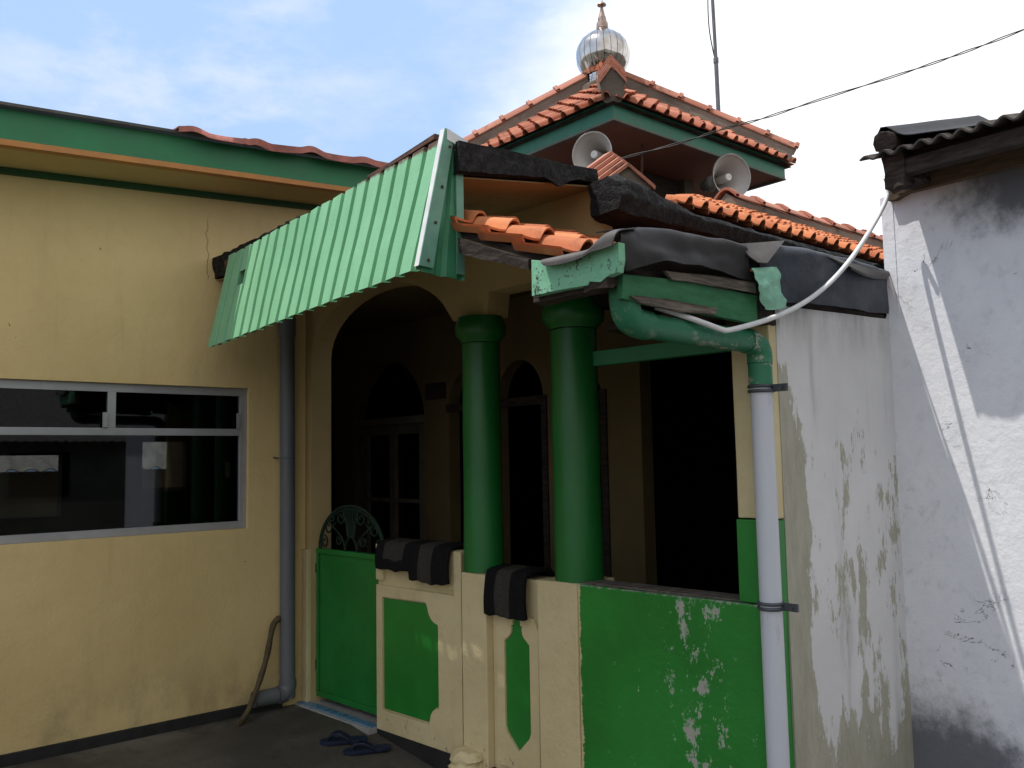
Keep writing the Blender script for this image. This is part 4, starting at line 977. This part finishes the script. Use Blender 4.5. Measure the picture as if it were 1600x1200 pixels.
for k, zc in enumerate((1.745, .945)):
    c = pb.lerp(vt, (zc+.3)/(1.86+.3)); b = MB()
    for dz in (-.009, .009):
        b.tube([(c.x+.0445*math.cos(a), c.y+.0445*math.sin(a), zc+dz) for a in [R(j*15) for j in range(25)]], .0065, 8)
    b.box((c.x+.035, c.y+.005, zc-.014), (c.x+.105, c.y+.016, zc+.014)); b.tube([(c.x+.085, c.y-.006, zc), (c.x+.085, c.y+.022, zc)], .006, 8)
    b.build('clamp', 'clamp', ru, smooth=50)

# ------------------------------------------------------------------ loose roof sheets
def skin(rows, n=5):
    """rows of world points -> smooth denser grid"""
    g = [curve(r_, n) for r_ in rows]; out = []
    for j in range(len(g[0])): out.append(curve([r_[j] for r_ in g], n))
    return out
XF = -1.785
# big flap over the corner
top = [onX(966, 361, XF), onX(1000, 357, XF), onX(1050, 362, XF), onX(1100, 370, XF), onX(1162, 384, XF)]
midl = [onX(970, 392, XF+.012), onX(1002, 390, XF+.020), onX(1050, 392, XF+.022), onX(1105, 396, XF+.016), onX(1168, 412, XF)]
bot = [onX(978, 424, XF), onX(1005, 417, XF+.016), onX(1042, 410, XF+.030), onX(1080, 414, XF+.030), onX(1174, 438, XF-.004)]
back = [p + Vector((-.10, .0, .012)) for p in top]
mb = MB(); mb.sheet([[p + Vector((.010, 0, .006))*noise.noise(Vector((p.x*6, p.y*9, p.z*14))) + Vector((.005, 0, 0))*noise.noise(p*26) for p in r_] for r_ in skin([back, top, midl, bot], 7)], .004)
tag(mb.build('rubber_sheet', 'rubber', None, smooth=60), 'dark rubber sheet draped over the roof corner above the green side board', 'sheet', 'loose sheets on the roof edge')
# front tongue lying on the corner board
YT = 1.938
a1 = [onY(966, 361, YT), onY(950, 364, YT), onY(936, 374, YT), onY(920, 390, YT), onY(880, 400, YT), onY(846, 407, YT)]
a2 = [p + Vector((-.005, -.012, -.012)) for p in [onY(962, 378, YT), onY(945, 384, YT), onY(930, 388, YT), onY(912, 398, YT), onY(882, 407, YT), onY(856, 410, YT)]]
a0 = [p + Vector((-.03, .12, .035)) for p in a1]
mb = MB(); mb.sheet(skin([a0, a1, a2]), .004)
tag(mb.build('rubber_sheet', 'rubber_grey', None, smooth=60), 'grey rubber tongue curling down over the green corner board', 'sheet', 'loose sheets on the roof edge')
# turned-up flap
r0 = [onX(1158, 381, XF), onX(1190, 379, XF-.01), onX(1226, 376, XF-.02)]
r1 = [onX(1168, 398, XF+.02), onX(1186, 398, XF+.03), onX(1212, 394, XF+.02)]
r2 = [onX(1184, 410, XF+.045), onX(1192, 411, XF+.05), onX(1199, 411, XF+.05)]
mb = MB(); mb.sheet(skin([r0, r1, r2]), .004)
tag(mb.build('rubber_sheet', 'rubber_grey', None, smooth=60), 'small grey turned-up flap between the two dark sheets above the green scrap', 'sheet', 'loose sheets on the roof edge')
# long membrane hanging over the white side wall
t0 = [onX(1178, 392, XF-.01), onX(1240, 388, XF-.01), onX(1310, 402, XF-.03), onX(1384, 422, XF-.05)]
t1 = [onX(1190, 425, XF+.008), onX(1245, 430, XF+.010), onX(1312, 442, XF-.02), onX(1385, 458, XF-.042)]
t2 = [onX(1196, 474, XF), onX(1250, 472, XF+.004), onX(1312, 480, XF-.02), onX(1387, 491, XF-.040)]
tb = [p + Vector((-.14, 0, .03)) for p in t0]
mb = MB(); mb.sheet([[p + Vector((.010, 0, .004))*noise.noise(Vector((p.x*6, p.y*7, p.z*9))) + Vector((.005, 0, 0))*noise.noise(p*24) for p in r_] for r_ in skin([tb, t0, t1, t2], 7)], .004)
tag(mb.build('rubber_sheet', 'membrane', None, smooth=60), 'long blue-black membrane hanging over the top of the white side wall', 'sheet', 'loose sheets on the roof edge')
l0 = [onX(1292, 400, XF-.01), onX(1330, 411, XF-.018), onX(1365, 421, XF-.030), onX(1388, 424, XF-.040)]
l1 = [onX(1325, 415, XF+.008), onX(1345, 425, XF+.006), onX(1368, 431, XF-.018), onX(1391, 428, XF-.035)]
l2 = [onX(1330, 421, XF+.003), onX(1350, 431, XF+.002), onX(1370, 436, XF-.02), onX(1384, 436, XF-.035)]
mb = MB(); mb.sheet(skin([l0, l1, l2]), .004)
tag(mb.build('rubber_sheet', 'rubber_grey', None, smooth=60), 'curled grey lip of sheet at the right end against the mouldy wall', 'sheet', 'loose sheets on the roof edge')
g0_ = [onX(1176, 419, XF+.03), onX(1192, 418, XF+.035), onX(1214, 417, XF+.03)]
g1_ = [onX(1183, 450, XF+.03), onX(1200, 449, XF+.045), onX(1220, 446, XF+.03)]
g2_ = [onX(1196, 482, XF+.025), onX(1210, 484, XF+.035), onX(1229, 480, XF+.025)]
mb = MB(); mb.sheet([[p + Vector((.016, .006, 0))*noise.noise(p*34) for p in r_] for r_ in skin([g0_, g1_, g2_], 8)], .003)
sc_ = mb.build('metal_scrap', 'scrap_green', None, smooth=25)
tag(sc_, 'crumpled pale green metal scrap hanging at the end of the side board', 'scrap metal')

# ------------------------------------------------------------------ white conduit
XC = -1.755
cp = [Vector((-1.735, 3.66, 2.70)), onX(1388, 300, -1.75), onX(1374, 335, -1.753), onX(1340, 390, XC), onX(1308, 430, XC), onX(1275, 460, XC), onX(1240, 482, XC), onX(1200, 499, XC-.01), onX(1160, 511, XC-.02), onX(1137, 516, XC-.03), onX(1128, 515, XC-.03), onX(1095, 503, XC-.04), onX(1060, 491, XC-.075), onX(1025, 480, XC-.11)]
mb = MB(); mb.tube(curve(cp, 6), .0098, 12)
tag(mb.build('white_conduit', 'conduit', None, smooth=60), 'white plastic conduit looping from the corrugated eave to the green pipe', 'conduit')

# ------------------------------------------------------------------ neighbour building on the right
nb = thing('neighbour_building', (XR, YR, -.2), 'mouldy whitewashed building with corrugated roof at the right edge', 'building')
mb = MB(); mb.box((XR-.006, YR, -.4), (2.6, 8.5, 2.665)); mb.build('wall', 'mould_wall', nb)
mb = MB(); n = 22; pts = []
for k in range(n+1):                      # ragged plaster edge at the corner
    z = 2.03+.63*k/n; pts.append((XR+.05, YR-.003, z))
for k in range(n, -1, -1):
    z = 2.03+.63*k/n; pts.append((XR - .004 - .012*noise.noise((z*7, 3, 1)) - (.012 if k < 3 else 0), YR-.003, z))
mb.prism(pts, (0, .0028, 0)); mb.build('plaster_edge', 'mould_wall', nb)
YE = 3.46
def cz(y): return 2.735 + .30*(y-YE)
mb = MB(); gr = []
for i in range(5):
    y = YE + (0, .05, .4, 2, 5)[i]; row = []
    for j in range(0, 480):
        x = -1.745 + j*.009; row.append((x, y + (.010*noise.noise((x*5, 1, 1)) if i == 0 else 0), cz(y) + .0125*math.sin((x+1.745)/.078*2*math.pi) + .004*noise.noise((x*3, y, 0))))
    gr.append(row)
mb.sheet(gr, .008); mb.build('roof', 'eave_sheet', nb, smooth=60, jitter=(.004, 11))
mb = MB(); gr = []
for i in range(5):
    y = YE + .06 + i*.25; row = []
    for j in range(20):
        x = -1.70 + j*.024; curl = .10*math.exp(-j*.55); row.append((x - .0*curl, y, cz(y) + .075 + .05*math.exp(-((j-1.5)/2.2)**2) - (.03 if j < 1 else 0) - .004*j + .004*noise.noise((x*6, y*2, 5))))
    gr.append(row)
mb.sheet(gr, .004); mb.build('ridge_sheet', 'rubber', nb, smooth=60)
mb = MB(); mb.tube([(-1.655, 3.50, 2.80), (-1.66, 3.8, 2.89), (-1.67, 4.6, 3.12)], .048, 10); mb.build('log', 'wood_dark', nb, subdiv=1, jitter=(.012, 14))
mb = MB(); mb.box((-1.64, YE+.06, 2.645), (2.6, YE+.11, 2.71)); mb.build('eave_beam', 'wood_dark', nb, subdiv=3, jitter=(.006, 7))
mb = MB(); mb.hexa([(-1.74, 3.79, 2.648), (2.6, 3.79, 2.66), (2.6, 3.822, 2.66), (-1.74, 3.822, 2.648), (-1.72, 3.78, 2.725), (2.6, 3.78, 2.745), (2.6, 3.815, 2.745), (-1.72, 3.815, 2.725)]); mb.build('eave_plank', 'wood_tan', nb, subdiv=3, jitter=(.007, 8))
mb = MB(); mb.box((-1.67, YE+.05, 2.60), (-1.58, YE+.14, 2.735)); mb.box((-1.68, YE+.15, 2.66), (-1.60, 3.8, 2.74)); mb.build('rafter_end', 'wood_dark', nb, subdiv=3, jitter=(.016, 16))
mb = MB(); mb.prism([onY(x, y, 3.79) for x, y in ((1386, 302), (1400, 295), (1440, 288), (1420, 299), (1398, 312), (1386, 313))], (0, .035, 0)); mb.build('splintered_plank', 'wood_tan', nb, jitter=(.003, 20))

mb = MB(); mb.box((-1.70, 3.86, 2.667), (2.6, 3.95, 2.84)); mb.build('eave_infill', 'wood_dark', nb)
mb = MB(); mb.box((-1.66, 3.58, 2.70), (2.6, 3.62, 2.755)); mb.build('purlin', 'wood_dark', nb, subdiv=3, jitter=(.006, 9))

# ------------------------------------------------------------------ loudspeakers
def loudspeaker(c, ax, r_, L, label, pole_top, pole_bot):
    c = Vector(c); ax = Vector(ax).normalized(); root = thing('loudspeaker', tuple(c), label, 'loudspeaker', 'horn loudspeakers under the tower eaves')
    back = c - ax*L
    outp = [(.045 + (r_-.045)*(k/14)**1.9, L*k/14) for k in range(15)]
    b = MB(); prof_ = outp + [(r_+.006, L+.003), (r_+.004, L+.008), (r_-.004, L+.006)] + [(q-.004, h+.002) for q, h in reversed(outp)]
    b.lathe(prof_, back, ax, 40); b.build('horn', 'horn', root, smooth=60)
    b = MB(); b.lathe([(r_+.007, L-.004), (r_+.009, L+.004), (r_+.004, L+.010)], back, ax, 40); b.build('rim', 'horn_dark' if pole_top is None else 'horn', root, smooth=60)
    b = MB(); b.lathe([(.034, .0), (.034, L*.86), (.028, L*.865)], back, ax, 20, True); b.build('throat_tube', 'horn', root, smooth=40)
    b = MB(); b.lathe([(.028, L*.866), (.028, L*.885), (.012, L*.888), (.012, L*.878)], back, ax, 20, True); b.build('badge_cap', 'white_plastic', root, smooth=40)
    b = MB(); b.lathe([(.03, -.10), (.055, -.095), (.058, -.02), (.07, -.015), (.07, .03), (.046, .035)], back, ax, 24, True); b.build('driver', 'horn_dark', root, smooth=40)
    b = MB(); q = back + ax*(.35*L)
    b.tube([q + Vector((0, 0, -.05)), q + Vector((0, 0, -.05)) + Vector((0, 0, -.10)) - ax*.10], .010, 8)
    b.build('bracket', 'horn_dark', root)
    if pole_top is not None:
        b = MB(); b.tube([pole_bot, pole_top], .011, 8); b.build('mount_pole', 'rust', root)
    return root
def at_depth(px, py, p):
    n = F0; return on(px, py, n, n.dot(Vector(p)))
hl = at_depth(925, 240, (-4.72, 4.98, 0)); loudspeaker(hl, (.30, -.93, -.12), .17, .30, 'grey horn loudspeaker at the near corner of the tower eaves, facing left', at_depth(1004, 212, (-5.0, 5.3, 0)), at_depth(1002, 290, (-5.0, 5.3, 0)))
hr = at_depth(1143, 275, (-4.40, 6.30, 0)); loudspeaker(hr, (.93, -.36, -.10), .19, .34, 'grey horn loudspeaker with dark rim further right under the tower eaves', None, None)
b = MB(); p_ = at_depth(1131, 318, (-4.75, 6.6, 0)); 
b.tube([p_, p_+Vector((0, 0, .22))], .013, 8); b.build('mount_pole', 'horn_dark', bpy.data.objects['loudspeaker.001'])

# ------------------------------------------------------------------ antenna mast
an = thing('antenna_mast', (-4.98, 7.045, 4.6), 'thin dark mast rising behind the tower roof', 'mast')
mb = MB(); mb.tube([(-4.98, 7.045, 4.45), (-4.985, 7.04, 5.45)], .022, 10); mb.tube([(-4.985, 7.04, 5.45), (-4.997, 7.025, 6.6)], .018, 10); mb.build('pole', 'pole', an, smooth=60)
mb = MB(); mb.tube(curve([(-4.985, 7.04, 5.40), (-5.02, 7.0, 5.75), (-5.025, 7.0, 6.1), (-5.01, 7.02, 6.6)], 6), .006, 6); mb.build('wire', 'cable', an)
mb = MB(); mb.tube([(-4.985, 7.04, 5.42), (-4.985, 7.04, 5.47)], .027, 10); mb.build('pole_joint', 'pole', an)

# ------------------------------------------------------------------ overhead cable
pix = [(930, 258), (1000, 240), (1077, 219), (1128, 202), (1192, 185), (1280, 156), (1400, 118), (1500, 84), (1600, 46), (1720, -5)]
dist = [4.95, 4.9, 4.8, 4.75, 4.7, 4.6, 4.5, 4.4, 4.3, 4.2]
base_ = [CAM + ray(x, y).normalized()*(d/FW.dot(ray(x, y).normalized())*1.25) for (x, y), d in zip(pix, dist)]
base_ = curve(base_, 14)
mb = MB()
for s in (0, math.pi):
    q = []
    for i, p in enumerate(base_):
        a = i*.33 + .8*math.sin(i*.13) + s; q.append(p + Vector((.3*math.cos(a), .3*math.cos(a), math.sin(a)))*.0062)
    mb.tube(q, .0034, 6)
tag(mb.build('power_cable', 'cable', None), 'twisted black cable crossing the sky from the loudspeaker to the upper right', 'cable')
